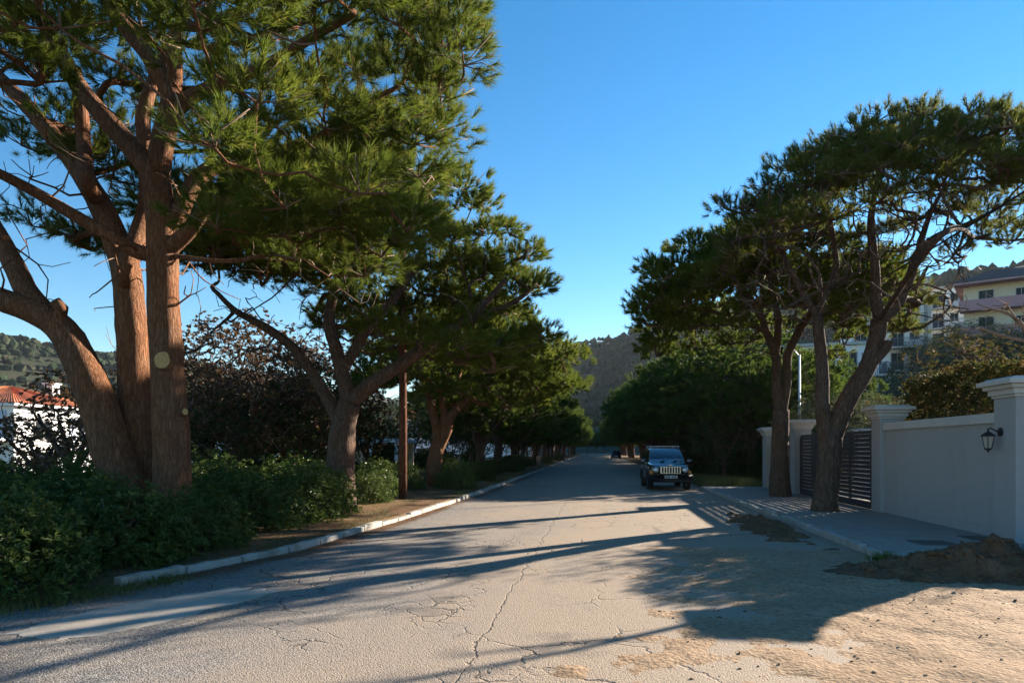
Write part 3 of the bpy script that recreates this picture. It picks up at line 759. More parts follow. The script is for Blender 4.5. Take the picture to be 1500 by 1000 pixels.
# small covers, litter, lamp post, pole, cables
def cover(name, x, y, sx, sy, rz, label):
    r = empty(name, (x, y, 0.125), rz); tag(r, label, 'cover')
    MB().box((0, 0, 0.004), (sx, sy, 0.02)).build('frame', M['iron'], r)
    for k in range(5): MB().box((0, -sy * 0.36 + k * sy * 0.18, 0.018), (sx * 0.86, sy * 0.07, 0.010)).build('bar', M['iron'], r)
cover('drain_cover', 5.75, 12.6, 0.62, 0.55, R(4), 'square iron cover in the pavement near its end')
cover('meter_cover', 6.85, 13.35, 0.40, 0.62, R(2), 'dark iron cover in the pavement at the foot of the wall')
def crumple(name, x, y, z, s, label, mat):
    bm = bmesh.new(); bmesh.ops.create_icosphere(bm, subdivisions=2, radius=s)
    for v in bm.verts: v.co = Vector((v.co.x * 1.6, v.co.y, v.co.z * 0.6)) * (1 + 0.6 * mnoise.noise(v.co * 40 + Vector((x, y, 0))))
    me = bpy.data.meshes.new(name); bm.to_mesh(me); bm.free(); me.materials.append(M[mat])
    o = bpy.data.objects.new(name, me); COL.objects.link(o); o.location = (x, y, z); tag(o, label, 'litter')
crumple('crumpled_paper', 4.95, 11.02, 0.12, 0.045, 'crumpled white paper lying at the end of the pavement kerb', 'paper')
crumple('paper_scrap', 5.25, 10.75, 0.11, 0.03, 'small pale paper scrap on the soil beside the pavement', 'paper')

pl = at(590, 737, 22.0); pole = empty('utility_pole', (pl.x, pl.y, 0.05)); tag(pole, 'reddish brown wooden utility pole standing on the verge', 'pole')
MB().tube([(0, 0, -0.3), (0.01, 0, 2.5), (-0.02, 0.02, 5.5), (0.0, 0, 8.2)], [0.135, 0.128, 0.115, 0.10], 14).build('shaft', M['pole_wood'], pole, True)
MB().box((0, 0, 7.8), (1.3, 0.09, 0.10), R(20)).build('crossarm', M['pole_wood'], pole)
for s in (-1, 0, 1):
    MB().lathe([(0.015, 0), (0.045, 0.03), (0.03, 0.07), (0.045, 0.10), (0.02, 0.14)], (s * 0.52 * math.cos(R(20)), s * 0.52 * math.sin(R(20)), 7.85), 8).build('insulator', M['plate'], pole)
q = at(1171, 700, 31); lamp = empty('lamp_post', (q.x, q.y, 0.0)); tag(lamp, 'slim galvanised lamp post behind the pine with two stems', 'lamp post')
MB().tube([(0, 0, 0), (0, 0, 2), (0, 0, 6.0)], [0.075, 0.06, 0.045], 10).build('pole', M['steel'], lamp, True)
MB().tube([(0, 0, 5.95), (-0.3, 0, 6.3), (-0.9, 0, 6.45)], [0.03, 0.025, 0.025], 6).build('arm', M['steel'], lamp, True)
MB().box((-1.15, 0, 6.45), (0.55, 0.2, 0.1), bev=0.03).build('lamp_head', M['steel'], lamp)
def cable(name, a, b, sag, r, label):
    a, b = Vector(a), Vector(b); pts = []
    for k in range(25):
        t = k / 24; p = a.lerp(b, t); p.z -= sag * 4 * t * (1 - t); pts.append(p)
    tag(MB().tube(pts, r, 5).build(name, M['cable'], None, True), label, 'cable')
qb = Vector((7.6, 46.0, 6.85))
pole2 = empty('utility_pole', (qb.x, qb.y, 0.0)); tag(pole2, 'wooden cable pole hidden among the pines behind the parked car', 'pole')
MB().tube([(0, 0, -0.3), (0, 0, 3.5), (0, 0, 7.4)], [0.13, 0.12, 0.10], 12).build('shaft', M['pole_wood'], pole2, True)
MB().box((0, 0, 7.0), (1.0, 0.09, 0.10)).build('crossarm', M['pole_wood'], pole2)
qa = Vector((7.85, 2.0, 6.75))
cable('power_cable', qa, qb, 0.40, 0.022, 'thick black overhead cable passing through the forked pine')
cable('phone_cable', qa + Vector((0, 0, -0.45)), qb + Vector((0.25, 0, -0.12)), 0.40, 0.011, 'thin black overhead wire just below the thick cable')
# ------------------------------------------------------------------ houses
def win(root, c, w, h, nrm, frame='trim', shutters=False, door=False):
    """window set in a wall: nrm '+x', '-y' ...; c is the centre on the wall's face"""
    ax = nrm[1]; s = 1 if nrm[0] == '+' else -1
    def B(mb, u, z, wu, hz, dep, out):
        if ax == 'x': return mb.box((c[0] + s * out, c[1] + u, c[2] + z), (dep, wu, hz))
        return mb.box((c[0] + u, c[1] + s * out, c[2] + z), (wu, dep, hz))
    fr = MB(); t = 0.08
    B(fr, -w / 2, 0, t, h + t, 0.10, 0.02); B(fr, w / 2, 0, t, h + t, 0.10, 0.02)
    B(fr, 0, h / 2, w - t, t, 0.10, 0.02); B(fr, 0, -h / 2, w - t if door else w + 0.2, t, 0.10 if door else 0.2, 0.02); B(fr, 0, 0, 0.05, h - t, 0.06, 0.02)
    f = fr.build('window', M[frame], root)
    g = MB(); B(g, 0, 0, w - t, h - t, 0.04, 0.005); g.build('pane', M['glass'], f)
    if shutters:
        for k in (-1, 1):
            sh = MB(); B(sh, k * (w / 2 + w / 4 + 0.06), 0, w / 2, h + 0.05, 0.05, 0.035); sh.build('shutter', M['shutter'], f)
def roof_plane(mb, A, B, C, D, pitch=0.24, amp=0.045):
    """tiled plane: A-B the eave, D-C the ridge side; rows of tiles run up the slope"""
    A, B, C, D = map(Vector, (A, B, C, D)); n = max(8, int((B - A).length / pitch) * 4)
    nrm = (B - A).cross(D - A).normalized()
    if nrm.z < 0: nrm = -nrm
    rows = 6; vs = []; fs = []
    for j in range(rows + 1):
        v = j / rows
        for i in range(n + 1):
            u = i / n; p = A.lerp(B, u).lerp(D.lerp(C, u), v)
            e = A.lerp(B, u); vs.append(p + nrm * (amp * (0.5 + 0.5 * math.cos(((e - A).length) / pitch * 2 * math.pi)) + (0.02 if j % 2 else 0)))
    for j in range(rows):
        for i in range(n): fs.append((j * (n + 1) + i, j * (n + 1) + i + 1, (j + 1) * (n + 1) + i + 1, (j + 1) * (n + 1) + i))
    mb.add(vs, fs)
def hip_roof(root, x0, x1, y0, y1, z, rise, over=0.5, mat='tile'):
    x0 -= over; x1 += over; y0 -= over; y1 += over
    w, l = x1 - x0, y1 - y0; mb = MB(); zt = z + rise
    if l >= w: r0, r1 = Vector(((x0 + x1) / 2, y0 + w / 2, zt)), Vector(((x0 + x1) / 2, y1 - w / 2, zt))
    else: r0, r1 = Vector((x0 + l / 2, (y0 + y1) / 2, zt)), Vector((x1 - l / 2, (y0 + y1) / 2, zt))
    a, b, c, d = (x0, y0, z), (x1, y0, z), (x1, y1, z), (x0, y1, z)
    if l >= w: roof_plane(mb, b, c, r1, r0); roof_plane(mb, d, a, r0, r1); roof_plane(mb, a, b, r0, r0); roof_plane(mb, c, d, r1, r1)
    else: roof_plane(mb, a, b, r1, r0); roof_plane(mb, c, d, r0, r1); roof_plane(mb, b, c, r1, r1); roof_plane(mb, d, a, r0, r0)
    rf = mb.build('roof', M[mat], root)
    MB().box(((x0 + x1) / 2, (y0 + y1) / 2, z - 0.09), (w - 0.1, l - 0.1, 0.16)).build('eaves', M['white'], rf)
    return rf
def villa(name, x0, x1, y0, y1, z0, eave, label, wins, rise=1.5, wall='white', chim=None, balcony=False):
    r = empty(name, ((x0 + x1) / 2, (y0 + y1) / 2, z0)); tag(r, label, 'house')
    MB().box(((x0 + x1) / 2, (y0 + y1) / 2, (z0 + eave) / 2 - 0.05), (x1 - x0, y1 - y0, eave - z0 - 0.1)).build('walls', M[wall], r)
    rf = hip_roof(r, x0, x1, y0, y1, eave, rise)
    for (face, u, z, w, h, sh) in wins:
        if face == '+x': win(r, (x1, u, z), w, h, '+x', 'trim', sh)
        else: win(r, (u, y0, z), w, h, '-y', 'trim', sh)
    if chim: MB().box((chim[0], chim[1], eave + rise * 0.75), (0.7, 0.7, 1.5)).box((chim[0], chim[1], eave + rise * 0.75 + 0.78), (0.9, 0.9, 0.1)).build('chimney', M['white'], rf)
    if balcony:
        MB().box(((x0 + x1) / 2, y0 - 0.8, 2.35), (x1 - x0 - 0.6, 1.58, 0.2)).build('balcony', M['white'], r)
        rl = MB()
        for k in range(18): rl.box((x0 + 0.5 + k * (x1 - x0 - 1.0) / 17, y0 - 1.5, 2.95), (0.03, 0.03, 0.98))
        rl.box(((x0 + x1) / 2, y0 - 1.5, 3.46), (x1 - x0 - 0.9, 0.05, 0.05)); rl.build('railing', M['rail'], r)
    for ch in r.children: ch.location = -r.location
    return r
vA = villa('villa', -47, -38, 40.4, 48.6, -0.6, 4.75, 'white villa with hipped terracotta roof and lavender shaded balcony side', [('+x', 42.8, 3.0, 1.5, 1.3, False), ('+x', 46.6, 3.1, 1.4, 1.7, True), ('+x', 43.0, 0.6, 2.0, 1.9, False), ('-y', -39.6, 3.3, 1.0, 1.9, True), ('-y', -43, 3.3, 1.0, 1.9, True)], chim=(-41, 47.0), balcony=True)
villa('villa', -60, -51, 52, 61, -0.6, 6.0, 'white villa behind the balconied one, only chimney and roof showing', [('+x', 55, 4.5, 1.3, 1.3, True), ('-y', -53, 4.6, 1.2, 1.3, False)], chim=(-56, 53))
villa('villa', -36, -27, 62, 73, -0.4, 5.2, 'white villa with red roof seen through the bare oak', [('+x', 65, 3.4, 1.4, 1.5, True), ('+x', 70, 3.4, 1.4, 1.5, True), ('-y', -30, 3.4, 1.3, 1.5, False), ('-y', -33.5, 3.4, 1.3, 1.5, False), ('-y', -30, 0.9, 1.3, 1.7, False)], chim=(-31, 66))
villa('villa', -31, -22, 47, 56, -0.4, 3.1, 'low white bungalow with red roof behind the trunks', [('+x', 50, 1.4, 1.4, 1.3, True), ('-y', -25, 1.4, 1.3, 1.3, False)], rise=1.4)
villa('villa', -25, -15.5, 84, 94, -0.4, 5.4, 'white two storey house among the far pines', [('+x', 87, 3.6, 1.4, 1.5, True), ('-y', -18, 3.6, 1.3, 1.5, False), ('-y', -22, 1.0, 1.3, 1.6, False)])
villa('villa', -24, -13.5, 138, 150, -0.4, 5.2, 'farthest white house beyond the clipped hedge', [('+x', 141, 3.4, 1.5, 1.5, False), ('-y', -17, 3.4, 1.4, 1.5, False)])
# open porch among the trunks
pr = empty('porch', (-14.6, 43.5, 0)); tag(pr, 'low white open porch with posts and flat roof among the trunks', 'porch')
MB().box((-14.6, 43.5, 2.25), (4.6, 4.2, 0.22), bev=0.02).build('roof', M['white'], pr)
for sx in (-2.1, 0.4, 2.1): MB().box((-14.6 + sx, 41.6, 1.07), (0.2, 0.2, 2.13)).build('post', M['white'], pr)
MB().box((-14.6, 45.2, 1.06), (4.4, 0.2, 2.12)).build('back_wall', M['cream'], pr)
dr = MB().box((-14.0, 45.07, 1.0), (1.0, 0.05, 1.95)).build('door', M['pole_wood'], pr)
for ch in pr.children: ch.location = -pr.location

def flats(name, c, w, d, floors, fh, z0, wall, parapet, label, rz=0.0, curved=False, roof='flat', solid=False, nb=2):
    """block of flats with balconies on its -y side (turned by rz)"""
    r = empty(name, (c[0], c[1], z0), rz); tag(r, label, 'building'); H = floors * fh
    MB().box((0, 0, H / 2 - 1.5), (w, d, H + 3)).build('walls', M[wall], r)
    for f in range(floors):
        z = f * fh
        for k in range(nb):
            cx = -w / 2 + w * (k + 0.5) / nb
            win(r, (cx - w / nb * 0.2, -d / 2, z + 1.15), 1.4, 2.1, '-y', 'trim', False, True)
            win(r, (cx + w / nb * 0.25, -d / 2, z + 1.5), 1.0, 1.1, '-y', 'trim')
        for k in range(2): win(r, (-w / 2, -d / 4 + k * d / 2, z + 1.5), 1.1, 1.2, '-x', 'trim')
        if f == 0: continue
        if curved:
            poly = [(-w / 2 * math.cos(a), -d / 2 + 0.1 - 1.9 * math.sin(a)) for a in [math.pi * k / 16 for k in range(17)]]
        else: poly = [(-w / 2 - 0.3, -d / 2 + 0.05), (-w / 2 - 0.3, -d / 2 - 1.6), (w / 2 + 0.3, -d / 2 - 1.6), (w / 2 + 0.3, -d / 2 + 0.05)]
        poly = poly[::1] if not curved else poly
        b = MB().prism(poly, z - 0.18, z).build('balcony', M['trim' if not solid else parapet], r)
        rl = MB(); pts = poly[1:-1] if curved else poly
        seq = pts if not curved else poly
        for (xa, ya), (xb, yb) in zip(seq[:-1], seq[1:]):
            L = math.hypot(xb - xa, yb - ya); ang = math.atan2(yb - ya, xb - xa)
            if solid: rl.box(((xa + xb) / 2, (ya + yb) / 2 + 0.04, z + 0.5), (L, 0.12, 1.0), ang)
            else:
                rl.box(((xa + xb) / 2, (ya + yb) / 2 + 0.06, z + 1.0), (L, 0.06, 0.06), ang)
                n = max(1, int(L / 0.16))
                for i in range(n): rl.box((xa + (xb - xa) * (i + 0.5) / n, ya + (yb - ya) * (i + 0.5) / n + 0.06, z + 0.49), (0.035, 0.035, 0.96))
        rl.build('parapet' if solid else 'railing', M[parapet] if solid else M['rail'], b)
    if roof == 'flat':
        rf = MB().box((0, 0, H + 0.14), (w + 0.5, d + 0.5, 0.28), bev=0.03).build('roof', M['trim'], r)
        MB().box((w * 0.2, 0, H + 1.0), (0.8, 0.8, 1.5)).box((w * 0.2, 0, H + 1.8), (1.0, 1.0, 0.12)).build('chimney', M['white'], rf)
    else:
        mb = MB(); o = 0.9
        a, b_, c_, d_ = (-w / 2 - o, -d / 2 - 1.8, H), (w / 2 + o, -d / 2 - 1.8, H), (w / 2 + o, d / 2 + o, H), (-w / 2 - o, d / 2 + o, H)
        r0, r1 = (-w / 2 + 2.5, 0, H + 2.3), (w / 2 - 2.5, 0, H + 2.3)
        roof_plane(mb, a, b_, r1, r0); roof_plane(mb, c_, d_, r0, r1); roof_plane(mb, b_, c_, r1, r1); roof_plane(mb, d_, a, r0, r0)
        rf = mb.build('roof', M['darkroof'], r)
        MB().box((0, -0.45, H - 0.12), (w + 1.7, d + 2.6, 0.22)).build('eaves', M[parapet], rf)
        MB().box((w * 0.1, 0.6, H + 2.4), (0.9, 0.9, 1.8)).build('chimney', M['white'], rf)
    return r
def on_slope(px, D):
    p = at(px, HY, D); return (p.x, p.y), float(ground_h(p.x, p.y))
c, z = on_slope(1416, 96); flats('apartment_building', (c[0] + 1.2, c[1] + 4), 8.6, 8, 3, 2.85, 1.75 + (HY - 419) / F * 96 - 3 * 2.85, 'white', 'white', 'white flats with rounded railed balconies on the slope', R(-22), curved=True)
c, z = on_slope(1500, 74); flats('apartment_building', (c[0] + 3.5, c[1] + 3.0), 14, 9, 3, 3.0, 1.75 + (HY - 408) / F * 74 - 9.0, 'cream', 'mauve', 'cream house with mauve balcony parapets and brown tiled roof', R(-30), roof='hip', solid=True)
c, z = on_slope(1306, 84); bC = flats('apartment_building', (c[0], c[1] + 3), 8.0, 8, 4, 2.8, 1.75 + (HY - 445) / F * 84 - 4 * 2.8, 'white', 'white', 'pale flats with a tall end panel behind the forked pine', R(-14), solid=False)
MB().box((4.25, -4.6, 7.6), (0.35, 2.6, 12.0)).build('end_panel', M['trim'], bC)
c, z = on_slope(1232, 62); flats('apartment_building', (c[0], c[1] + 3), 7.0, 7, 2, 2.8, 1.75 + (HY - 507) / F * 62 - 2 * 2.8, 'white', 'white', 'low pale block half hidden by shrubs behind the forked pine', R(-10))

# ------------------------------------------------------------------ cars
def ring(y, wb, wt, zb, zt, n=5, r=0.12):
    """rounded cross-section at y, counter-clockwise seen from -y"""
    out = []
    cs = [(wb - r, zb + r, -90, 0, 1), (wt - r, zt - r, 0, 90, 1), (-(wt - r), zt - r, 90, 180, 1), (-(wb - r), zb + r, 180, 270, 1)]
    for cx, cz, a0, a1, _ in cs:
        for k in range(n):
            a = R(a0 + (a1 - a0) * k / (n - 1)); out.append((cx + r * math.cos(a), y, cz + r * math.sin(a)))
    return out
def loft(mb, rings):
    n = len(rings[0]); vs = [p for r_ in rings for p in r_]
    fs = [(j * n + k, j * n + (k + 1) % n, (j + 1) * n + (k + 1) % n, (j + 1) * n + k) for j in range(len(rings) - 1) for k in range(n)]
    fs += [tuple(range(n)), tuple(range(len(rings) * n - 1, (len(rings) - 1) * n - 1, -1))]
    mb.add(vs, [f[::-1] for f in fs])
def wheel(root, x, y, rad, w):
    s = 1 if x > 0 else -1
    t = MB().lathe([(rad * 0.62, -w / 2), (rad * 0.93, -w / 2), (rad, -w * 0.36), (rad, w * 0.36), (rad * 0.93, w / 2), (rad * 0.62, w / 2)], (x, y, rad), 24, 'X').build('wheel', M['rubber'], root, False)
    rm = MB(); rm.lathe([(rad * 0.60, 0), (rad * 0.55, 0.02), (rad * 0.2, 0.03), (rad * 0.12, 0.05)], (x + s * (w / 2 - 0.05), y, rad), 20, 'X')
    for k in range(5):
        a = 2 * math.pi * k / 5; rm.box((x + s * (w / 2 - 0.01), y + math.cos(a) * rad * 0.34, rad + math.sin(a) * rad * 0.34), (0.03, 0.07, rad * 0.5), 0, 1, a - math.pi / 2)
    rm.build('rim', M['chrome'], t)
def quad_panel(root, name, pts, mat, thick=0.012):
    pts = [Vector(p) for p in pts]; n = (pts[1] - pts[0]).cross(pts[2] - pts[0]).normalized()
    vs = pts + [p + n * thick for p in pts]; k = len(pts)
    fs = [tuple(range(k - 1, -1, -1)), tuple(range(k, 2 * k))] + [(i, (i + 1) % k, k + (i + 1) % k, k + i) for i in range(k)]
    return mesh_obj(name, vs, fs, M[mat], root)
def suv(loc, rz=0.0):
    r = empty('parked_car', loc, rz); tag(r, 'black boxy off-road car with chrome slotted grille parked facing down the road', 'car')
    W = 0.89
    body = MB()
    loft(body, [ring(-2.16, 0.70, 0.66, 0.60, 0.98, r=0.08), ring(-2.08, W - 0.06, 0.72, 0.50, 1.06, r=0.10), ring(-1.75, W, 0.80, 0.45, 1.11), ring(-0.95, W, 0.86, 0.42, 1.17), ring(0.5, W, 0.87, 0.40, 1.16), ring(1.9, W, 0.86, 0.45, 1.16), ring(2.15, W - 0.06, 0.8, 0.5, 1.12, r=0.10)])
    b = body.build('body', M['paint'], r, True)
    cab = MB(); loft(cab, [ring(-1.02, 0.84, 0.80, 1.0, 1.14, r=0.05), ring(-0.80, 0.83, 0.76, 1.05, 1.34, r=0.07), ring(-0.32, 0.83, 0.69, 1.05, 1.74, r=0.10), ring(0.3, 0.83, 0.69, 1.05, 1.79, r=0.10), ring(1.6, 0.83, 0.68, 1.05, 1.77, r=0.10), ring(2.02, 0.80, 0.66, 1.05, 1.70, r=0.10), ring(2.1, 0.78, 0.7, 1.05, 1.2, r=0.05)])
    cb = cab.build('cabin', M['paint'], r, True)
    quad_panel(cb, 'windscreen', [(-0.70, -0.925, 1.19), (0.70, -0.925, 1.19), (0.60, -0.36, 1.69), (-0.60, -0.36, 1.69)], 'glass')
    for s in (-1, 1):
        for (ya, yb) in ((-0.45, 0.38), (0.46, 1.25), (1.33, 1.95)):
            p = [(s * 0.825, ya, 1.2), (s * 0.825, yb, 1.2), (s * 0.715, yb - 0.03, 1.64), (s * 0.715, ya + 0.22 if ya < -0.4 else ya + 0.02, 1.64)]
            quad_panel(cb, 'side_window', p if s > 0 else p[::-1], 'glass')
        MB().tube([(s * 0.60, -0.2, 1.80), (s * 0.62, -0.05, 1.86), (s * 0.62, 1.6, 1.85), (s * 0.60, 1.75, 1.78)], 0.022, 8).build('roof_rail', M['steel'], r, True)
        m = MB().box((s * 1.0, -0.72, 1.21), (0.21, 0.12, 0.19), bev=0.04).build('mirror', M['paint'], r, True)
        MB().box((s * 1.0, -0.655, 1.21), (0.16, 0.02, 0.14)).build('mirror_glass', M['chrome'], m)
        MB().tube([(s * 0.84, -0.68, 1.17), (s * 0.95, -0.70, 1.17)], 0.03, 6).build('mirror_arm', M['carplastic'], m)
        hb = MB().lathe([(0.135, 0.0), (0.135, -0.05), (0.115, -0.065)], (s * 0.60, -2.10, 0.86), 20, 'Y').build('headlight', M['chrome'], r, True)
        MB().lathe([(0.112, -0.05), (0.09, -0.085), (0.03, -0.10)], (s * 0.60, -2.10, 0.86), 20, 'Y').build('lens', M['lens'], hb, True)
        MB().box((s * 0.79, -2.085, 0.77), (0.14, 0.06, 0.10), s * 0.35, bev=0.015).build('indicator', M['amber'], r)
        # wheel arch flare
        for yw in (-1.36, 1.32):
            fl = MB(); pts = [(s * (W - 0.02), yw + 0.47 * math.cos(R(a)), 0.38 + 0.47 * math.sin(R(a))) for a in range(-5, 186, 15)]
            fl.tube(pts, 0.06, 6); fl.build('arch_flare', M['carplastic'], r, True)
            wheel(r, s * (W - 0.12), yw, 0.365, 0.24)
        for k in (-1, 1): pass
    for k in range(2): MB().box((0, 0.3 + k * 0.9, 1.86), (1.24, 0.05, 0.03)).build('roof_bar', M['steel'], r)
    g = MB().box((0, -2.155, 0.86), (0.86, 0.06, 0.32), bev=0.02).build('grille', M['chrome'], r)
    for k in range(7): MB().box((-0.33 + k * 0.11, -2.19, 0.86), (0.066, 0.03, 0.24)).build('slot', M['black'], g)
    bp = MB(); loft(bp, [ring(-2.30, 0.74, 0.74, 0.42, 0.66, r=0.07), ring(-2.22, 0.90, 0.90, 0.36, 0.70, r=0.09), ring(-1.85, 0.93, 0.93, 0.36, 0.68, r=0.08)])
    bpo = bp.build('front_bumper', M['carplastic'], r, True)
    MB().box((0, -2.30, 0.44), (0.9, 0.04, 0.08)).build('air_intake', M['black'], bpo)
    pl_ = MB().box((0, -2.315, 0.585), (0.52, 0.02, 0.115)).build('number_plate', M['plate'], r)
    for k in range(7): MB().box((-0.19 + k * 0.063, -2.329, 0.585), (0.038 if k != 3 else 0.012, 0.006, 0.065 if k != 3 else 0.012)).build('character', M['black'], pl_)
    MB().box((0, -2.085, 1.068), (0.16, 0.02, 0.03)).build('bonnet_badge', M['chrome'], r)
    for s in (-0.3, 0.25): MB().tube([(s, -0.97, 1.19), (s + 0.3, -0.84, 1.285)], 0.009, 4).build('wiper', M['carplastic'], r)
    rb = MB(); loft(rb, [ring(1.9, 0.92, 0.92, 0.38, 0.70, r=0.08), ring(2.26, 0.88, 0.88, 0.38, 0.70, r=0.09)]); rb.build('rear_bumper', M['carplastic'], r, True)
    ax_ = MB().box((0, 0, 0.40), (1.3, 3.4, 0.14)); ax_.build('underbody', M['black'], r)
    return r
suv((2.98, 31.25, 0.0), R(1.5))
def hatch(loc):
    r = empty('parked_car', loc); tag(r, 'dark blue car parked far up the road under the pines', 'car')
    b = MB(); loft(b, [ring(-2.05, 0.70, 0.66, 0.35, 0.72, r=0.08), ring(-1.9, 0.84, 0.78, 0.26, 0.82), ring(-0.9, 0.86, 0.82, 0.22, 0.95), ring(1.6, 0.86, 0.82, 0.22, 0.98), ring(2.0, 0.80, 0.74, 0.3, 0.9)]); b.build('body', M['paint_blue'], r, True)
    c = MB(); loft(c, [ring(-0.95, 0.78, 0.76, 0.8, 0.95, r=0.04), ring(-0.2, 0.78, 0.62, 0.85, 1.42, r=0.1), ring(1.2, 0.78, 0.62, 0.85, 1.44, r=0.1), ring(1.85, 0.76, 0.7, 0.85, 1.0, r=0.04)]); cb = c.build('cabin', M['paint_blue'], r, True)
    quad_panel(cb, 'windscreen', [(-0.62, -0.90, 1.0), (0.62, -0.90, 1.0), (0.52, -0.28, 1.38), (-0.52, -0.28, 1.38)], 'glass')
    for s in (-1, 1):
        MB().box((s * 0.6, -1.99, 0.66), (0.26, 0.1, 0.12), bev=0.03).build('headlight', M['lens'], r)
        for yw in (-1.25, 1.25): wheel(r, s * 0.76, yw, 0.31, 0.2)
    MB().box((0, -2.07, 0.5), (0.5, 0.03, 0.11)).build('number_plate', M['plate'], r)
hatch((3.15, 118, 0.0))
# ------------------------------------------------------------------ the big pine with three stems
D1 = 12.5
def A(*pts, D=D1): return [at(p[0], p[1], p[2] if len(p) > 2 else D) for p in pts]
base1 = at(225, 800, 12.6); base1.z = 0.1
limbs = [
    ([Vector((base1.x + 0.25, base1.y - 0.05, -0.2))] + A((250, 745), (249, 600), (241, 480), (238, 400), (236, 320), (228, 258)), [0.42, 0.33, 0.295, 0.275, 0.265, 0.255, 0.24], None),
    ([Vector((base1.x - 0.25, base1.y + 0.35, -0.2))] + A((206, 720, 12.9), (197, 550, 12.9), (190, 450, 12.9), (184, 395, 13), (163, 335, 13.1), (128, 268, 13.2), (70, 190, 13.4), (10, 125, 13.6), (-80, 40, 13.8)), [0.40, 0.31, 0.285, 0.27, 0.25, 0.22, 0.19, 0.16, 0.13, 0.09], None),
    ([Vector((base1.x - 0.55, base1.y - 0.1, -0.2))] + A((185, 730, 12.5), (152, 620, 12.4), (118, 530, 12.3), (80, 473, 12.2), (0, 438, 12.0), (-110, 400, 11.6), (-230, 330, 11.2)), [0.42, 0.37, 0.33, 0.29, 0.24, 0.19, 0.16, 0.12], None),
    (A((228, 262), (198, 222), (160, 180), (120, 132), (80, 64), (40, -10), (-10, -120)), [0.2, 0.18, 0.16, 0.15, 0.13, 0.11, 0.07], 0),
    (A((230, 255), (240, 200), (251, 144), (240, 118), (214, 78), (180, 36), (140, -30), (110, -140)), [0.22, 0.20, 0.18, 0.16, 0.14, 0.13, 0.10, 0.06], 0),
    (A((250, 144), (256, 100), (261, 38), (300, 40), (345, 24), (420, -20)), [0.15, 0.13, 0.10, 0.085, 0.07, 0.05], 4),
    (A((248, 160), (275, 146), (320, 124), (378, 102), (450, 60, 12.0), (520, 20, 11.6)), [0.15, 0.13, 0.12, 0.10, 0.08, 0.05], 4),
    (A((240, 345), (262, 312), (288, 264, 12.7), (330, 240, 12.9), (440, 215, 12.6), (500, 186, 12.2), (560, 170, 11.9)), [0.18, 0.16, 0.15, 0.13, 0.11, 0.09, 0.06], 0),
    (A((242, 380), (275, 340, 12.3), (305, 304, 12.0), (345, 298, 11.8), (420, 320, 11.5)), [0.15, 0.13, 0.11, 0.08, 0.05], 0),
    (A((238, 385), (205, 370, 12.3), (160, 345, 12.1), (100, 310, 11.9), (40, 275, 11.6), (-40, 235, 11.2)), [0.15, 0.13, 0.11, 0.10, 0.09, 0.07], 0),
    (A((82, 472), (42, 430, 12.3), (12, 372, 12.4), (-30, 300, 12.6), (-100, 200, 12.8)), [0.22, 0.19, 0.17, 0.14, 0.1], 2),
    (A((128, 268), (122, 200, 13.3), (118, 150, 13.3), (110, 100, 13.3)), [0.14, 0.13, 0.12, 0.11], 1),
    (A((184, 400), (215, 300, 13.4), (212, 220, 13.5), (214, 150, 13.6), (260, 40, 14), (330, -80, 14.5)), [0.17, 0.15, 0.14, 0.13, 0.10, 0.07], 1),
    (A((85, 475), (90, 452, 12.1), (80, 440, 12.0)), [0.13, 0.11, 0.09], 2),
    (A((244, 385), (330, 383, 12.2), (400, 372, 11.9), (440, 380, 11.7)), [0.05, 0.04, 0.03, 0.015], 0),
]
C1 = Vector((-7.0, 11.8, 8.0))
def lights_trunk(q, x, y, z0, z1, w):
    """True where foliage would stand between the sun and the stretch z0..z1 of a trunk at (x, y)"""
    a, b = (q.x - x), (q.y - y); sx, sy = math.sin(SUN_AZ), math.cos(SUN_AZ); t = a * sx + b * sy
    return t > 0.5 and abs(a * sy - b * sx) < w and z0 < q.z - t * math.tan(SUN_EL) < z1
def ok1(q):
    if lights_trunk(q, base1.x + 0.2, base1.y, 2.0, 6.8, 1.5): return False
    px, py, D = proj(q)
    if q.z < (5.0 if q.x > -6.0 else 6.0): return False
    if q.y < 6.2 or py < -420 or (py < -120 and random.random() < 0.6): return False
    if -120 < px < 300 and 40 < py < 640 and D < 13.4: return False
    if px > 690 - max(0, py - 60) * 0.28: return False
    return True
pads1 = pads_in(200, C1, (5.7, 6.3, 5.3), (0.5, 1.0), ok1, 0.74)
ex = [(335, 185, 11.6), (375, 245, 11.3), (350, 225, 11.9), (440, 285, 11.2), (500, 320, 11.3), (415, 335, 11.0), (545, 300, 11.4), (575, 345, 11.6), (470, 240, 11.7), (560, 240, 11.6), (610, 200, 11.4), (640, 130, 11.3), (660, 60, 11.2), (620, 60, 11.6), (400, 170, 11.8), (520, 170, 11.6),
      (30, 78, 10.6), (60, 110, 10.9), (-10, 60, 10.4), (590, 110, 11.5), (450, 130, 11.9), (655, 20, 11.4), (365, 290, 11.4), (405, 265, 11.2), (455, 335, 11.5)]
pads1 += [at(*e) for e in ex]
def bb1():
    q = at(random.uniform(-20, 560), random.uniform(120, 480), random.uniform(11.0, 14.5)); return q if q.z > 4.2 else None
t1 = make_tree('pine_tree', base1, limbs, pads1, C1, pad=0.82, tufts=50, per=56, nl=0.21, nw=0.0108, bark='bark', bare=230, bare_box=bb1, twigs=6, hero=True, minz=4.0)
tag(t1, 'huge pine with three thick reddish stems and a sawn branch stub', 'tree')
tr = [c for c in t1.children if c.name.startswith('trunk')][0]
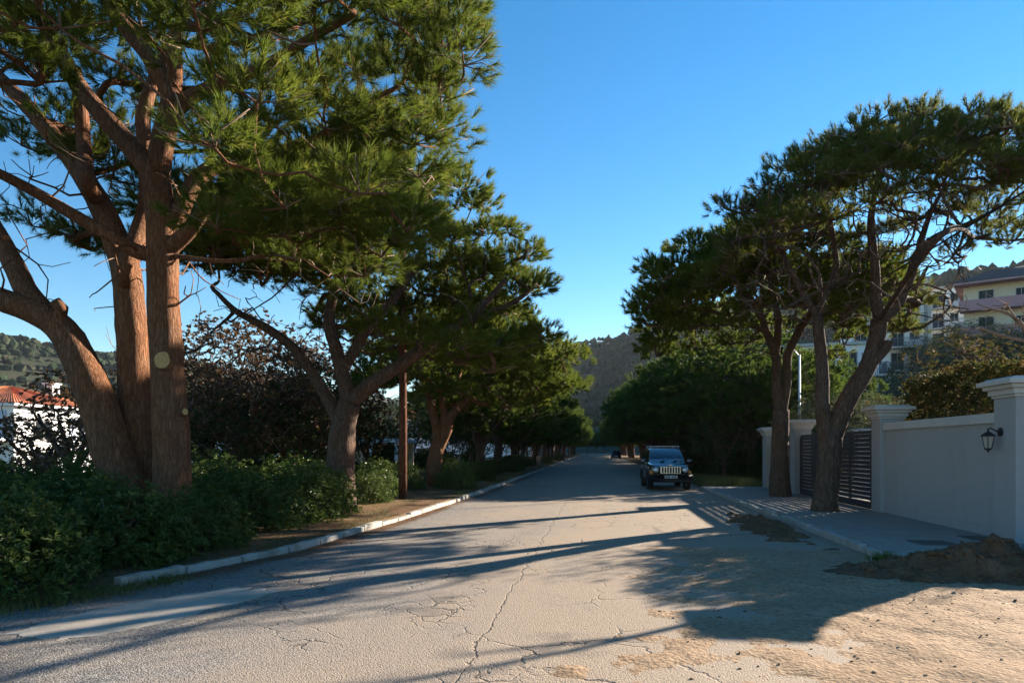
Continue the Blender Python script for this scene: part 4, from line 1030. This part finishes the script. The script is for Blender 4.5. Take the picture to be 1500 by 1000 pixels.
def cut_disc(p, nrm, r):
    q = Vector(nrm).normalized().to_track_quat('Z', 'Y'); mb = MB(); mb.lathe([(r * 1.25, -0.25), (r * 1.15, -0.02), (r * 1.08, 0.02), (r, 0.022)], n=18, cap=False)
    wob = lambda v: Vector((v[0] * 0.86 * (1 + 0.25 * mnoise.noise(Vector(v) * 6)), v[1] * (1 + 0.25 * mnoise.noise(Vector(v) * 6)), v[2]))
    vs = [q @ wob(v) + p - base1 for v in mb.v]; o = mesh_obj('branch_collar', vs, mb.f, M['bark'], tr, True)
    d = MB().lathe([(r, 0.0), (r, 0.024), (0.001, 0.028)], n=18); mesh_obj('sawn_face', [q @ wob(v) + p - base1 for v in d.v], d.f, M['cutwood'], o)
cut_disc(at(238, 528, 12.20), (0.25, -0.95, 0.12), 0.155); cut_disc(at(270, 603, 12.30), (0.85, -0.5, 0.05), 0.06)

# ------------------------------------------------------------------ other pines one can tell apart
D2 = 19.0
b2 = at(500, 748, D2); b2.z = 0.1
limbs = [([Vector((b2.x, b2.y, -0.2))] + A((498, 700), (500, 650), (506, 612), (512, 590), D=D2), [0.46, 0.40, 0.36, 0.33, 0.30], None),
    (A((512, 592), (540, 565), (585, 535), (640, 497), (700, 455), (740, 410), D=D2), [0.24, 0.2, 0.17, 0.14, 0.1, 0.06], 0),
    (A((508, 600), (505, 560), (492, 510), (482, 465), (500, 400), (540, 340), D=D2), [0.24, 0.2, 0.18, 0.15, 0.11, 0.07], 0),
    (A((504, 625), (475, 575), (435, 515), (390, 480), (345, 455), (310, 420), D=D2), [0.2, 0.17, 0.14, 0.11, 0.08, 0.05], 0),
    (A((500, 550), (540, 480), (590, 420), (620, 360), D=D2), [0.16, 0.13, 0.1, 0.06], 2)]
C2 = Vector((-6.0, 18.6, 6.3))
def ok2(q): px, py, D = proj(q); return not lights_trunk(q, base1.x + 0.2, base1.y, 2.0, 6.8, 1.5) and q.z > 5.0 - 0.35 * max(0, q.x + 6) + (1.2 if q.x < -8.0 else 0) and not (px < 470 and py > 400)
pads2 = pads_in(190, C2, (5.0, 5.2, 3.6), (0.45, 1.0), ok2, 0.70)
def bb2(): return at(random.uniform(280, 640), random.uniform(390, 560), random.uniform(17, 21))
t2 = make_tree('pine_tree', b2, limbs, pads2, C2, pad=0.85, tufts=44, per=38, nl=0.23, nw=0.0205, bark='bark_grey', bare=170, bare_box=bb2, twigs=5, hero=True, minz=2.6)
tag(t2, 'spreading pine with low forking trunk, second from the sawn-stub pine', 'tree')
D3 = 29.5
b3 = at(643, 714, D3); b3.z = 0.1
limbs = [([Vector((b3.x, b3.y, -0.2))] + A((636, 690), (640, 655), D=D3), [0.42, 0.34, 0.30], None),
    (A((640, 660), (640, 630), (634, 605), (625, 570), (610, 530), D=D3), [0.25, 0.21, 0.19, 0.15, 0.09], 0),
    (A((641, 665), (655, 630), (660, 610), (680, 590), (720, 560), (760, 530), D=D3), [0.25, 0.21, 0.19, 0.16, 0.12, 0.07], 0),
    (A((652, 640), (650, 605), (648, 575), (665, 520), D=D3), [0.16, 0.14, 0.13, 0.08], 2)]
C3 = Vector((-5.9, 29.8, 5.3))
pads3 = pads_in(140, C3, (5.0, 4.8, 2.9), (0.4, 1.0), lambda q: q.z > 3.6 + (0.9 if q.x < -7 else 0) and not lights_trunk(q, b3.x, b3.y, 0.3, 2.6, 1.1), 0.76)
t3 = make_tree('pine_tree', b3, limbs, pads3, C3, pad=0.95, tufts=40, per=34, nl=0.25, nw=0.030, bark='bark', mat='needles', twigs=4, hero=True, minz=1.6, bare=60, bare_box=lambda: at(random.uniform(590, 740), random.uniform(560, 610), random.uniform(27, 31)))
tag(t3, 'pine with three sunlit reddish stems beside the wooden pole', 'tree')

# the forked pine by the gate
D4 = 17.9
b4 = at(1210, 755, D4); b4.z = 0.12
limbs = [([Vector((b4.x, b4.y, -0.1))] + A((1208, 738), (1214, 690), (1217, 640), D=D4), [0.38, 0.31, 0.285, 0.28], None),
    (A((1214, 655), (1205, 600), (1204, 540), (1197, 462), D=D4), [0.22, 0.185, 0.16, 0.13], 0),
    (A((1197, 465), (1182, 440), (1160, 400), (1130, 340), (1105, 290), D=D4), [0.09, 0.085, 0.075, 0.06, 0.04], 1),
    (A((1197, 465), (1212, 425), (1225, 390), (1215, 320), (1200, 260), D=D4), [0.10, 0.09, 0.08, 0.06, 0.04], 1),
    (A((1217, 640), (1242, 585), (1275, 528), (1288, 470), D=D4), [0.27, 0.235, 0.215, 0.20], 0),
    (A((1288, 472), (1283, 435), (1282, 395), (1276, 320), (1290, 250), D=D4), [0.14, 0.125, 0.115, 0.085, 0.05], 4),
    (A((1288, 472), (1312, 448), (1335, 400), (1345, 370), (1375, 345), (1425, 325), (1470, 300), D=D4), [0.16, 0.145, 0.125, 0.11, 0.085, 0.06, 0.04], 4),
    (A((1345, 372), (1360, 320), (1385, 270), D=D4), [0.085, 0.06, 0.04], 6),
    (A((1270, 535), (1298, 510), (1302, 500), D=17.6), [0.12, 0.11, 0.10], 4),
    (A((1378, 345), (1430, 348, 17.5), (1485, 352, 17.2), (1530, 345, 17)), [0.06, 0.05, 0.035, 0.02], 6)]
C4 = Vector((8.0, 19.4, 5.9))
def ok4(q):
    px, py, D = proj(q)
    lo = 7.3 - 0.10 * max(0, abs(q.x - 8) ** 1.3)
    if q.x > 9.4 and (q.z < 8.2 or random.random() < 0.45): return False
    if q.y > 21.5 and random.random() < 0.75: return False
    return q.z > lo and not (px > 1350 and py > 380) and not (px < 1130 and py > 440)
pads4 = pads_in(220, C4, (5.0, 5.2, 4.35), (0.74, 1.0), ok4, 0.52)
pads4 += [at(*e) for e in [(1440, 340, 17.5), (1480, 352, 17.2), (1400, 365, 17.6), (1500, 330, 17), (1455, 300, 17.4), (1345, 440, 18.6), (1325, 480, 18.8), (1090, 310, 17.6), (1075, 350, 17.8), (1060, 300, 17.9)]]
def bb4():
    q = at(random.uniform(1070, 1420), random.uniform(270, 470), random.uniform(15.5, 20.5)); return q
t4 = make_tree('pine_tree', b4, limbs, pads4, C4, pad=0.58, tufts=28, per=44, nl=0.17, nw=0.0125, mat='needles_thin', bark='bark_grey', bare=1100, bare_box=bb4, twigs=7, hero=True, minz=4.6, flat=0.55)
tag(t4, 'forked umbrella pine rising from the pavement in front of the gate', 'tree')
D5 = 23.5
b5 = at(1143, 731, D5); b5.z = 0.12
limbs = [([Vector((b5.x, b5.y, -0.1))] + A((1142, 690), (1143, 640), (1144, 600), D=D5), [0.38, 0.31, 0.275, 0.25], None),
    (A((1141, 610), (1137, 560), (1136, 520), (1122, 485), (1108, 450), (1070, 410), (1020, 390), D=D5), [0.18, 0.155, 0.145, 0.13, 0.11, 0.09, 0.05], 0),
    (A((1146, 610), (1153, 560), (1154, 520), (1172, 482), (1195, 445), (1210, 400), D=D5), [0.165, 0.145, 0.14, 0.13, 0.11, 0.08], 0),
    (A((1136, 522), (1140, 470), (1130, 420), (1125, 370), D=D5), [0.13, 0.12, 0.1, 0.06], 1),
    (A((1122, 487), (1070, 465), (1020, 450), (985, 440), D=D5), [0.1, 0.08, 0.06, 0.04], 1)]
C5 = Vector((5.5, 24.2, 6.5))
def ok5(q): px, py, D = proj(q); return (q.y > 21.8 or random.random() < 0.25) and q.z > 5.9 - 0.12 * abs(q.x - 5.5) ** 1.3 and not (px > 1110 and py > 480)
pads5 = pads_in(150, C5, (4.4, 4.6, 2.8), (0.5, 1.0), ok5, 0.64)
pads5 += [at(*e) for e in [(985, 425, 23), (1000, 450, 23.5), (975, 440, 24), (1030, 400, 23.5), (1015, 430, 23), (1045, 370, 24), (1240, 450, 24), (1265, 420, 24.5), (1250, 490, 24.5), (1300, 400, 24.5), (1225, 520, 25)]]
t5 = make_tree('pine_tree', b5, limbs, pads5, C5, pad=0.78, tufts=40, per=31, nl=0.21, nw=0.026, bark='bark_grey', mat='needles', bare=260, bare_box=lambda: at(random.uniform(1010, 1260), random.uniform(380, 520), random.uniform(21.5, 26)), twigs=5, hero=True, minz=4.5)
tag(t5, 'pine with two close parallel stems between gate and pavement kerb', 'tree')

# ------------------------------------------------------------------ pines of the rows
def row_pine(seed, h, lean):
    random.seed(seed)
    b = Vector((0, 0, 0)); f = random.uniform(1.6, 2.6)
    L = [([(0, 0, -0.3), (0.05, 0, f * 0.5), (lean * 0.15, 0.05, f)], [0.33, 0.27, 0.25], None)]
    for k in range(4):
        a = 2 * math.pi * k / 4 + random.random(); e = random.uniform(1.6, 3.0)
        L.append(([(lean * 0.15, 0.05, f - 0.15), (math.cos(a) * 0.5 + lean * 0.25, math.sin(a) * 0.5, f + 0.9), (math.cos(a) * e * 0.6 + lean * 0.6, math.sin(a) * e * 0.6, f + 2.2), (math.cos(a) * e + lean, math.sin(a) * e, f + 3.3 + random.random())], [0.19, 0.15, 0.11, 0.06], 0))
    C = Vector((lean, 0, h * 0.62))
    pads = pads_in(105, C, (4.4, 4.5, h * 0.40), (0.35, 1.0), lambda q: q.z > h * 0.36 - 0.10 * abs(q.x - lean), 0.85)
    def bb(): return Vector((lean + random.gauss(0, 2), random.gauss(0, 2), random.uniform(h * 0.35, h * 0.7)))
    return make_tree('pine_tree', b, L, pads, C, pad=1.05, tufts=34, per=32, nl=0.28, nw=0.046, bark='bark_grey', mat='needles_far', bare=70, bare_box=bb, twigs=4, minz=1.8)
protos = [row_pine(s, h, l) for s, h, l in ((3, 8.2, 0.8), (5, 8.6, 1.0), (8, 7.8, 0.6), (13, 8.4, 1.2))]
random.seed(21)
used = set()
def put_pine(k, x, y, rz, s, label, group):
    p = protos[k]
    if k in used: o = copy_thing(p)
    else: o = p; used.add(k)
    o.location = (x, y, max(0.0, float(ground_h(x, y)))); o.rotation_euler = (0, 0, rz); o.scale = (s, s, s * random.uniform(0.94, 1.06)); tag(o, label, 'tree', group); return o
GL = 'umbrella pine of the row beyond the wooden pole'; GR = 'umbrella pine of the dark row behind the parked black car'
y = 38.0; i = 0
while y < 215:
    put_pine(i % 4, -6.9 + random.gauss(0, 0.35), y, random.gauss(0, 0.5), random.uniform(0.88, 1.0), GL, 'pines of the row beyond the wooden pole')
    y += random.uniform(7.0, 9.5); i += 1
y = 38.0; i = 0
while y < 215:
    put_pine((i + 2) % 4, 7.1 + random.gauss(0, 0.5), y, math.pi + random.gauss(0, 0.5), random.uniform(0.90, 1.02), GR, 'pines of the row behind the parked car')
    y += random.uniform(5.5, 7.5); i += 1
y = 42.0; i = 0
while y < 140:
    put_pine((i + 1) % 4, 13.2 + random.gauss(0, 1.2), y + 2, random.uniform(0, 6.28), random.uniform(0.85, 1.0), 'umbrella pine in the grove behind the row along the kerb', 'pines in the grove'); y += random.uniform(8, 12); i += 1
y = 56.0
while y < 190:
    put_pine(random.randrange(4), -13.0 + random.gauss(0, 1.5), y, random.uniform(0, 6.28), random.uniform(0.8, 0.95), 'umbrella pine standing behind the pole-side row, near the houses', 'pines by the houses'); y += random.uniform(13, 18)

for k, (x, y) in enumerate(((-3.5, 238), (2.5, 246), (-9, 250), (8, 242), (-0.5, 258))):
    put_pine(k % 4, x, y, k * 1.3, 0.9, 'umbrella pine standing where the road ends', 'pines at the end of the road')

# ------------------------------------------------------------------ broad-leaved trees
def broad(seed, h, rad, mat, n=46, leaf=0.12, per=7, tufts=30, bark='bark_grey', name='garden_tree', bare=40, pad=0.75, lw=0.45):
    random.seed(seed); f = h * 0.22
    L = [([(0, 0, -0.3), (0.05, 0.02, f * 0.5), (0, 0.05, f)], [0.16, 0.13, 0.12], None)]
    for k in range(4):
        a = 2 * math.pi * k / 4 + random.random(); e = rad * 0.55
        L.append(([(0, 0.05, f - 0.1), (math.cos(a) * e * 0.4, math.sin(a) * e * 0.4, h * 0.4), (math.cos(a) * e, math.sin(a) * e, h * 0.66)], [0.10, 0.08, 0.04], 0))
    C = Vector((0, 0, h * 0.58)); pads = pads_in(n, C, (rad, rad, h * 0.42), (0.3, 1.0), lambda q: q.z > h * 0.18, 0.6)
    return make_tree(name, (0, 0, 0), L, pads, C, pad=pad, tufts=tufts, per=per, nl=leaf, nw=0, bark=bark, mat=mat, bare=bare, kind='broad', minz=f * 0.6, flat=0.8, twigs=5, leafw=lw,
        bare_box=lambda: Vector((random.gauss(0, rad * 0.5), random.gauss(0, rad * 0.5), random.uniform(h * 0.3, h * 0.95))))
oakP = broad(31, 6.4, 3.2, 'dry', 64, 0.14, 7, 26, name='oak_tree', bare=160, pad=0.7, lw=0.6)
brdP = broad(37, 5.6, 2.6, 'broad', 52, 0.13, 7, 34)
brdQ = broad(41, 5.0, 2.4, 'broad', 48, 0.13, 7, 32)
hedT = broad(53, 4.6, 1.9, 'hedge', 44, 0.09, 7, 34)
olvP = broad(43, 4.0, 2.6, 'olive', 60, 0.14, 7, 36, name='olive_tree', lw=0.28)
smlP = broad(47, 4.2, 1.9, 'dry', 30, 0.13, 7, 20, name='oak_tree', bare=60, pad=0.55, lw=0.65)
first = set()
def put(proto, p, rz, s, label, cat, group=None, sink=0.0, z=None):
    if proto.name in first: o = copy_thing(proto)
    else: o = proto; first.add(proto.name)
    zz = (max(float(ground_h(p[0], p[1])), 0.05 if abs(p[0]) < 15 else -9) if z is None else z) - sink
    o.location = (p[0], p[1], zz); o.rotation_euler = (0, 0, rz); o.scale = (s, s, s) if not isinstance(s, tuple) else s
    tag(o, label, cat, group); return o
put(oakP, at(350, HY, 26), 0.4, 1.05, 'bare oak with dry brown leaves behind the three-stemmed pine', 'tree')
put(oakP, at(415, HY, 31), 2.4, 1.0, 'brown oak between the spreading pine and the white villa', 'tree')
put(oakP, at(305, HY, 29), 4.4, 1.12, 'tall brown-leaved oak between the sawn-stub pine and the low bungalow', 'tree')
put(oakP, at(465, HY, 33), 5.4, 1.15, 'tallest brown-leaved oak, just behind the spreading pine', 'tree')
put(smlP, at(108, HY, 22), 1.4, 1.0, 'small tree with crisp brown leaves in front of the balconied villa', 'tree')
put(smlP, at(60, HY, 27), 3.9, (1.1, 1.1, 0.78), 'low brown-leaved tree just short of the balconied villa', 'tree')
GB = 'dark leafy garden tree behind the pole-side pines'
for px, D, s, rz in ((290, 30, .95, 0), (322, 25, .70, 2), (445, 27, .85, 1), (540, 36, .75, 3), (475, 36, .95, 4), (600, 52, .9, 5), (700, 60, .95, 1), (660, 46, .7, 2), (735, 84, 1.0, 3), (765, 100, 1.0, 0), (215, 34, .8, 2), (560, 62, 1.0, 1), (395, 40, 1.0, 4), (250, 42, 1.0, 1), (500, 58, 1.1, 3)):
    put(brdP if rz % 2 else brdQ, at(px, HY, D), rz * 1.1, s, GB, 'tree', 'garden trees behind the pines')
GT = 'dark leafy tree in the thicket beyond the far gate pillars'
for px, D, s, rz in ((1060, 36, .75, 0), (1025, 46, .8, 3), (1165, 44, 1.1, 0), (1085, 46, .9, 2), (1000, 62, .9, 1), (1205, 31, .85, 3), (1120, 52, 1.1, 3)):
    put(brdQ if rz % 2 else brdP, at(px, HY, D), rz * 1.3, s, GT, 'tree', 'thicket beyond the gate')
GO = 'silvery olive tree on the slope below the flats'
for px, D, s, rz in ((1235, 30, .95, 0), (1270, 36, 1.1, 1), (1310, 38, 1.0, 2), (1345, 44, 1.2, 3), (1385, 42, 1.1, 4), (1430, 40, 1.15, 5), (1475, 38, 1.1, 6), (1330, 56, 1.3, 2), (1390, 60, 1.35, 1), (1450, 54, 1.3, 0), (1500, 52, 1.3, 3), (1250, 48, 1.1, 4), (1290, 28, .85, 2), (1420, 76, 1.4, 2), (1370, 80, 1.3, 4), (1220, 42, 1.0, 5), (1520, 44, 1.2, 4), (1300, 66, 1.4, 1)):
    put(olvP, at(px, HY, D), rz * 0.9, s, GO, 'tree', 'olive trees on the slope')
for k, (x, y) in enumerate(((9.9, 19.7), (11.0, 21.2), (11.6, 18.2))):
    put(hedT, (x, y), k * 1.7, 1.0, 'leafy garden tree just behind the hedge above the wall', 'tree', 'trees behind the hedge', z=0.0)

# bare branch reaching in over the hedge
bt = at(1560, HY, 13.5); bt.z = 0.0
L = [([bt, bt + Vector((0, 0, 1.8)), at(1515, 520, 13.4), at(1500, 478, 13.3), at(1482, 462, 13.2), at(1450, 452, 13.0), at(1420, 460, 12.9)], [0.10, 0.09, 0.06, 0.04, 0.03, 0.02, 0.008], None),
     (A((1506, 500, 13.3), (1470, 492, 13.2), (1435, 480, 13.1), (1418, 486, 13)), [0.035, 0.03, 0.018, 0.007], 0), (A((1490, 470, 13.2), (1475, 445, 13.2), (1440, 428, 13.1)), [0.02, 0.014, 0.006], 0)]
sk = Skel(); ids = []
for pts, rd, par in L:
    k = -1 if par is None else min(ids[par], key=lambda i: (sk.p[i] - pts[0]).length)
    ids.append(sk.path(pts, rd, k))
for _ in range(26): sk.grow(at(random.uniform(1415, 1520), random.uniform(425, 505), random.uniform(12.6, 13.6)), minz=3.0)
mb, th = sk.mesh(); rt = empty('bare_tree', bt); tag(rt, 'leafless pale-branched tree reaching over the hedge', 'tree')
mb.v = [Vector(v) - bt for v in mb.v]; mb.build('trunk', M['twig'], rt, True)

# ------------------------------------------------------------------ hedges
def hedge(name, c, sx, sy, h, n, mat, label, leaf=0.055, per=6, bump=0.14):
    fac = RNG.uniform(0, 1, n); P = np.zeros((n, 3)); Dn = np.zeros((n, 3)); a_top = sx * sy; a_s = sx * h; a_e = sy * h; tot = a_top + 2 * a_s + 2 * a_e
    k = fac * tot; u = RNG.uniform(-.5, .5, n); v = RNG.uniform(0, 1, n)
    m = k < a_top; P[m] = np.stack([u[m] * sx, (v[m] - .5) * sy, np.full(m.sum(), h)], 1); Dn[m] = (0, 0, 1)
    for lo, sgn, ax in ((a_top, 1, 0), (a_top + a_e, -1, 0), (a_top + 2 * a_e, 1, 1), (a_top + 2 * a_e + a_s, -1, 1)):
        m = (k >= lo) & (k < lo + (a_e if ax == 0 else a_s))
        if ax == 0: P[m] = np.stack([np.full(m.sum(), sgn * sx / 2), u[m] * sy, v[m] * h], 1); Dn[m] = (sgn, 0, 0)
        else: P[m] = np.stack([u[m] * sx, np.full(m.sum(), sgn * sy / 2), v[m] * h], 1); Dn[m] = (0, sgn, 0)
    off = np.array([mnoise.noise(Vector(p) * 1.1) for p in P])[:, None] * bump - RNG.uniform(0, 0.25, n)[:, None]
    P = P + Dn * off; P[:, 2] = np.maximum(P[:, 2], 0.04)
    r = empty(name, c); tag(r, label, 'hedge')
    tri_obj('foliage', leaves(P, norm(Dn + 0.5 * RNG.normal(size=Dn.shape)), per, leaf, leaf * 0.55), M[mat], r)['kind'] = 'stuff'
    mb = MB()
    for i in range(int(max(sx, sy) / 0.5)):
        t = (i + 0.5) / int(max(sx, sy) / 0.5) - 0.5; x, y = (t * sx, 0) if sx > sy else (0, t * sy)
        for q in range(3): mb.tube([(x, y, -0.1), (x + random.gauss(0, .2), y + random.gauss(0, .2), h * .5), (x + random.gauss(0, sx * .2 if sx < sy else .3), y + random.gauss(0, .3), h * .9)], [0.03, 0.02, 0.008], 4)
    mb.build('stems', M['twig'], r)
    return r
hedge('garden_hedge', (8.55, 17.0, 0.0), 1.3, 3.9, 3.55, 9000, 'hedge', 'tall brown-green clipped hedge behind the white wall', leaf=0.075, per=7, bump=0.3)
hq = at(768, HY, 49); hedge('low_hedge', (-5.9, hq.y, 0.1), 1.0, 4.5, 1.15, 2600, 'shrub', 'low box-clipped dark hedge on the verge beyond the pole', leaf=0.08, per=6)

# ------------------------------------------------------------------ shrubs on the verge
shA = shrub_mesh('verge_shrub', 2.6, 2.4, 1.45, 2100, 0.098, 0.30, 'shrub', per=9)
shB = shrub_mesh('verge_shrub', 2.3, 2.1, 1.25, 1750, 0.095, 0.30, 'shrub', per=9, lump=0.35)
shC = shrub_mesh('verge_shrub', 1.8, 1.7, 1.15, 1500, 0.060, 0.42, 'shrub_light', per=8, lump=0.35)
shD = shrub_mesh('thicket_shrub', 3.0, 3.0, 2.1, 1500, 0.15, 0.4, 'broad', per=7, lump=0.4)
first.clear()
SH = 'glossy dark green shrub in the bank at the foot of the three-stemmed pine'
for k, (x, y, s, rz) in enumerate(((-7.15, 7.2, .92, 0), (-8.3, 6.1, 1.0, 1), (-9.3, 8.6, 1.0, 2), (-7.0, 9.2, .95, 3), (-10.9, 7.6, 1.05, 4), (-8.6, 10.2, 1.0, 5), (-10.6, 9.8, 1.1, .5), (-12.6, 9.0, 1.1, 2.2), (-12.4, 11.4, 1.1, 3.3), (-6.55, 10.6, .78, 1.2), (-10.2, 12.2, 1.0, 4), (-13.8, 13.6, 1.1, .3))):
    own = {0: 'glossy green shrub spilling over the start of the verge kerb', 9: 'smallest glossy shrub, at the kerb in front of the three-stemmed pine', 3: 'glossy green shrub between the three-stemmed pine and the kerb', 5: 'glossy green shrub touching the foot of the three-stemmed trunk'}
    put((shA, shB)[k % 2], (x, y), rz, s, own.get(k, SH), 'shrub', 'shrubs round the three-stemmed pine', z=0.08)
S2 = 'dark green shrub on the verge between the three-stemmed and the spreading pine'
for k, (x, y, s, rz) in enumerate(((-7.0, 13.0, .95, 0), (-6.75, 14.8, .88, 1), (-8.4, 14.6, 1.0, 2), (-7.1, 16.5, .9, 3), (-9.6, 16.6, 1.1, 4), (-8.9, 18.8, 1.0, 5), (-11.5, 15.5, 1.1, 1), (-11.5, 18.5, 1.1, 2), (-6.9, 19.9, .75, 2))):
    own = {0: 'dark shrub just past the right stem of the sawn-stub pine', 8: 'small dark shrub beside the spreading pine, on its pole side', 3: 'dark shrub in front of the foot of the spreading pine'}
    put((shB, shA)[k % 2], (x, y), rz, s, own.get(k, S2), 'shrub', 'shrubs between the first two pines', z=0.08)
S3 = 'light green leafy shrub near the wooden pole'
for k, (x, y, s, rz) in enumerate(((-7.4, 22.6, .95, 0), (-8.3, 24.4, 1.0, 1), (-7.6, 26.4, 1.0, 2), (-5.7, 27.3, 1.05, 3), (-9.6, 22.8, 1.1, 4), (-9.2, 27.6, 1.1, 5))):
    put(shC, (x, y), rz, s, S3, 'shrub', 'light shrubs by the pole', z=0.08)
S4 = 'dark shrub on the verge past the sunlit three-stemmed pine'
for k in range(12):
    put((shA, shB)[k % 2], (-5.9 + random.uniform(-1.2, 0.1) - (0.4 if k > 4 else 0), 31.5 + k * 2.9 + (3 if k > 4 else 0), 0), k, random.uniform(0.65, 0.9), S4, 'shrub', 'shrubs past the sunlit pine', z=0.08)
put(shC, (-5.4, 74), 1, 0.9, 'small light shrub at the kerb far beyond the low hedge', 'shrub', z=0.05)
put(shC, (-5.2, 92), 2, 1.0, 'farthest light shrub at the verge kerb', 'shrub', z=0.05)
S5 = 'dark thicket shrub under the pines behind the parked car'
for k in range(22):
    x = 8.0 + random.uniform(-.6, 1.0) + (2.8 if k % 3 == 2 else 0); yy = 37.5 + k * 2.6 + random.uniform(-1, 1)
    put(shD, (x, yy), k * 1.3, random.uniform(0.75, 1.1), S5, 'shrub', 'thicket under the pines', z=0.03)
S6 = 'dark shrub under the trees between verge and houses'
for k in range(20):
    put(shD, (-12.5 - random.uniform(0, 5), 24 + k * 3.0, 0), k * 0.7, random.uniform(0.6, 0.95), S6, 'shrub', 'undergrowth towards the houses', z=0.0)
for k in range(9):
    put(shD, (-16 - k * 1.9, 21 + (k % 3) * 3.0, 0), k * 0.9, random.uniform(0.55, 0.72), 'dark shrub in the garden before the balconied villa', 'shrub', 'garden shrubs before the villa', z=-0.05)
S7 = 'leafy shrub in the garden behind the slatted gate'
for k, (x, y) in enumerate(((13.6, 20.5), (15.2, 24), (9.9, 32.2), (12.0, 33.0))):
    put(shD, (x, y), k * 1.1, random.uniform(0.9, 1.15), S7, 'shrub', 'shrubs behind the gate', z=0.0)

# ------------------------------------------------------------------ grass, fallen needles
def blades(n, fx, h, w, mat, name, label, cat, flat=False):
    P = np.array([fx() for _ in range(n)]); a = RNG.uniform(0, 2 * np.pi, n)
    sd = np.stack([np.cos(a), np.sin(a), np.zeros(n)], 1) * w / 2
    if flat:
        a2 = RNG.uniform(0, 2 * np.pi, n); L = h * RNG.uniform(.5, 1.2, n)
        tip = np.stack([np.cos(a2) * L, np.sin(a2) * L, RNG.uniform(0.0, 0.02, n)], 1); sd = np.stack([-np.sin(a2), np.cos(a2), np.zeros(n)], 1) * w / 2
    else: tip = np.stack([RNG.normal(0, .3, n), RNG.normal(0, .3, n), np.ones(n)], 1) * (h * RNG.uniform(.4, 1.2, n))[:, None]
    tag(tri_obj(name, np.stack([P - sd, P + sd, P + tip], 1), M[mat]), label, cat, kind='stuff')
def f_verge():
    while True:
        y = random.uniform(7.5, 45); x = float(edge_l(y)) - 0.16 - abs(random.gauss(0, 0.9))
        if mnoise.noise(Vector((x * 0.9, y * 0.5, 5))) > 0.0: return x, y, 0.10
def f_right():
    y = 30.5 + abs(random.gauss(0, 4)); return 4.7 + random.uniform(0, 2.6), y, 0.03
def f_litter():
    y = random.uniform(6.8, 50) if random.random() < 0.6 else random.uniform(6.8, 20); e = float(edge_l(y))
    if random.random() < 0.6: return e + 0.02 + abs(random.gauss(0, 0.28)) * (0.5 + 0.8 * abs(mnoise.noise(Vector((0, y * 0.6, 0))))) , y, 0.012
    return e - 0.2 - abs(random.gauss(0, 1.0)), y, 0.135
blades(9000, f_verge, 0.10, 0.008, 'grass', 'grass', 'thin green grass along the verge kerb', 'grass')
blades(9000, f_right, 0.42, 0.014, 'grass', 'grass', 'tall yellow-green grass beyond the pavement', 'grass')
blades(30000, f_litter, 0.15, 0.010, 'litter', 'fallen_needles', 'rust-brown fallen pine needles in the gutter', 'needles', flat=True)
def f_edge():
    y = random.uniform(5.6, 8.6); return float(edge_l(y)) + random.gauss(0.1, 0.22), y, 0.02
blades(2600, f_edge, 0.09, 0.010, 'grass', 'weeds', 'green weeds at the foot of the foreground shrubs', 'weeds')
def f_weed(): return 4.4 + random.gauss(0, 0.10), 11.1 + random.gauss(0, 0.10), 0.03
blades(320, f_weed, 0.16, 0.014, 'shrub_light', 'weed_tuft', 'small green weed tuft at the end of the pavement kerb', 'weeds')

# ------------------------------------------------------------------ the wood on the hills
def hill_wood(n):
    bm = bmesh.new(); bmesh.ops.create_icosphere(bm, subdivisions=1, radius=1.0); bm.verts.ensure_lookup_table()
    V = np.array([tuple(v.co) for v in bm.verts]); Fi = np.array([[v.index for v in f.verts] for f in bm.faces]); bm.free()
    Ts = []; cnt = 0
    while cnt < n:
        px = random.uniform(-120, 1620); D = random.uniform(260, 950); p = at(px, HY, D); h = float(ground_h(p.x, p.y))
        if h < 14: continue
        if mnoise.noise(Vector((p.x, p.y, 0)) * 0.012) < (-0.6 if p.x < -150 else -0.8): continue
        r = random.uniform(1.7, 4.4) * (0.8 if p.x < -150 else 1.0)
        P = V * (1 + 0.28 * RNG.normal(size=(len(V), 1))) * r * np.array([1, 1, random.uniform(0.75, 1.25)]) + np.array([p.x, p.y, h + r * 0.45])
        Ts.append(P[Fi]); cnt += 1
    tag(tri_obj('hill_wood', np.concatenate(Ts), M['scrub']), 'scrubby wood covering the distant hills', 'wood', kind='stuff')
hill_wood(11000)
# ------------------------------------------------------------------ the air between here and the hills
hz = MB().box((-100, 900, 84), (3900, 3600, 172)).build('haze', (lambda t: t.m)(NT('haze_air')))
_t = hz.data.materials[0].node_tree
pv = _t.nodes.new('ShaderNodeVolumePrincipled'); pv.inputs['Color'].default_value = (0.80, 0.88, 1.0, 1); pv.inputs['Density'].default_value = 0.00006; pv.inputs['Anisotropy'].default_value = 0.2
_t.links.new(pv.outputs[0], [n for n in _t.nodes if n.type == 'OUTPUT_MATERIAL'][0].inputs['Volume'])
tag(hz, 'thin bluish haze in the air before the hills', 'haze', kind='stuff')
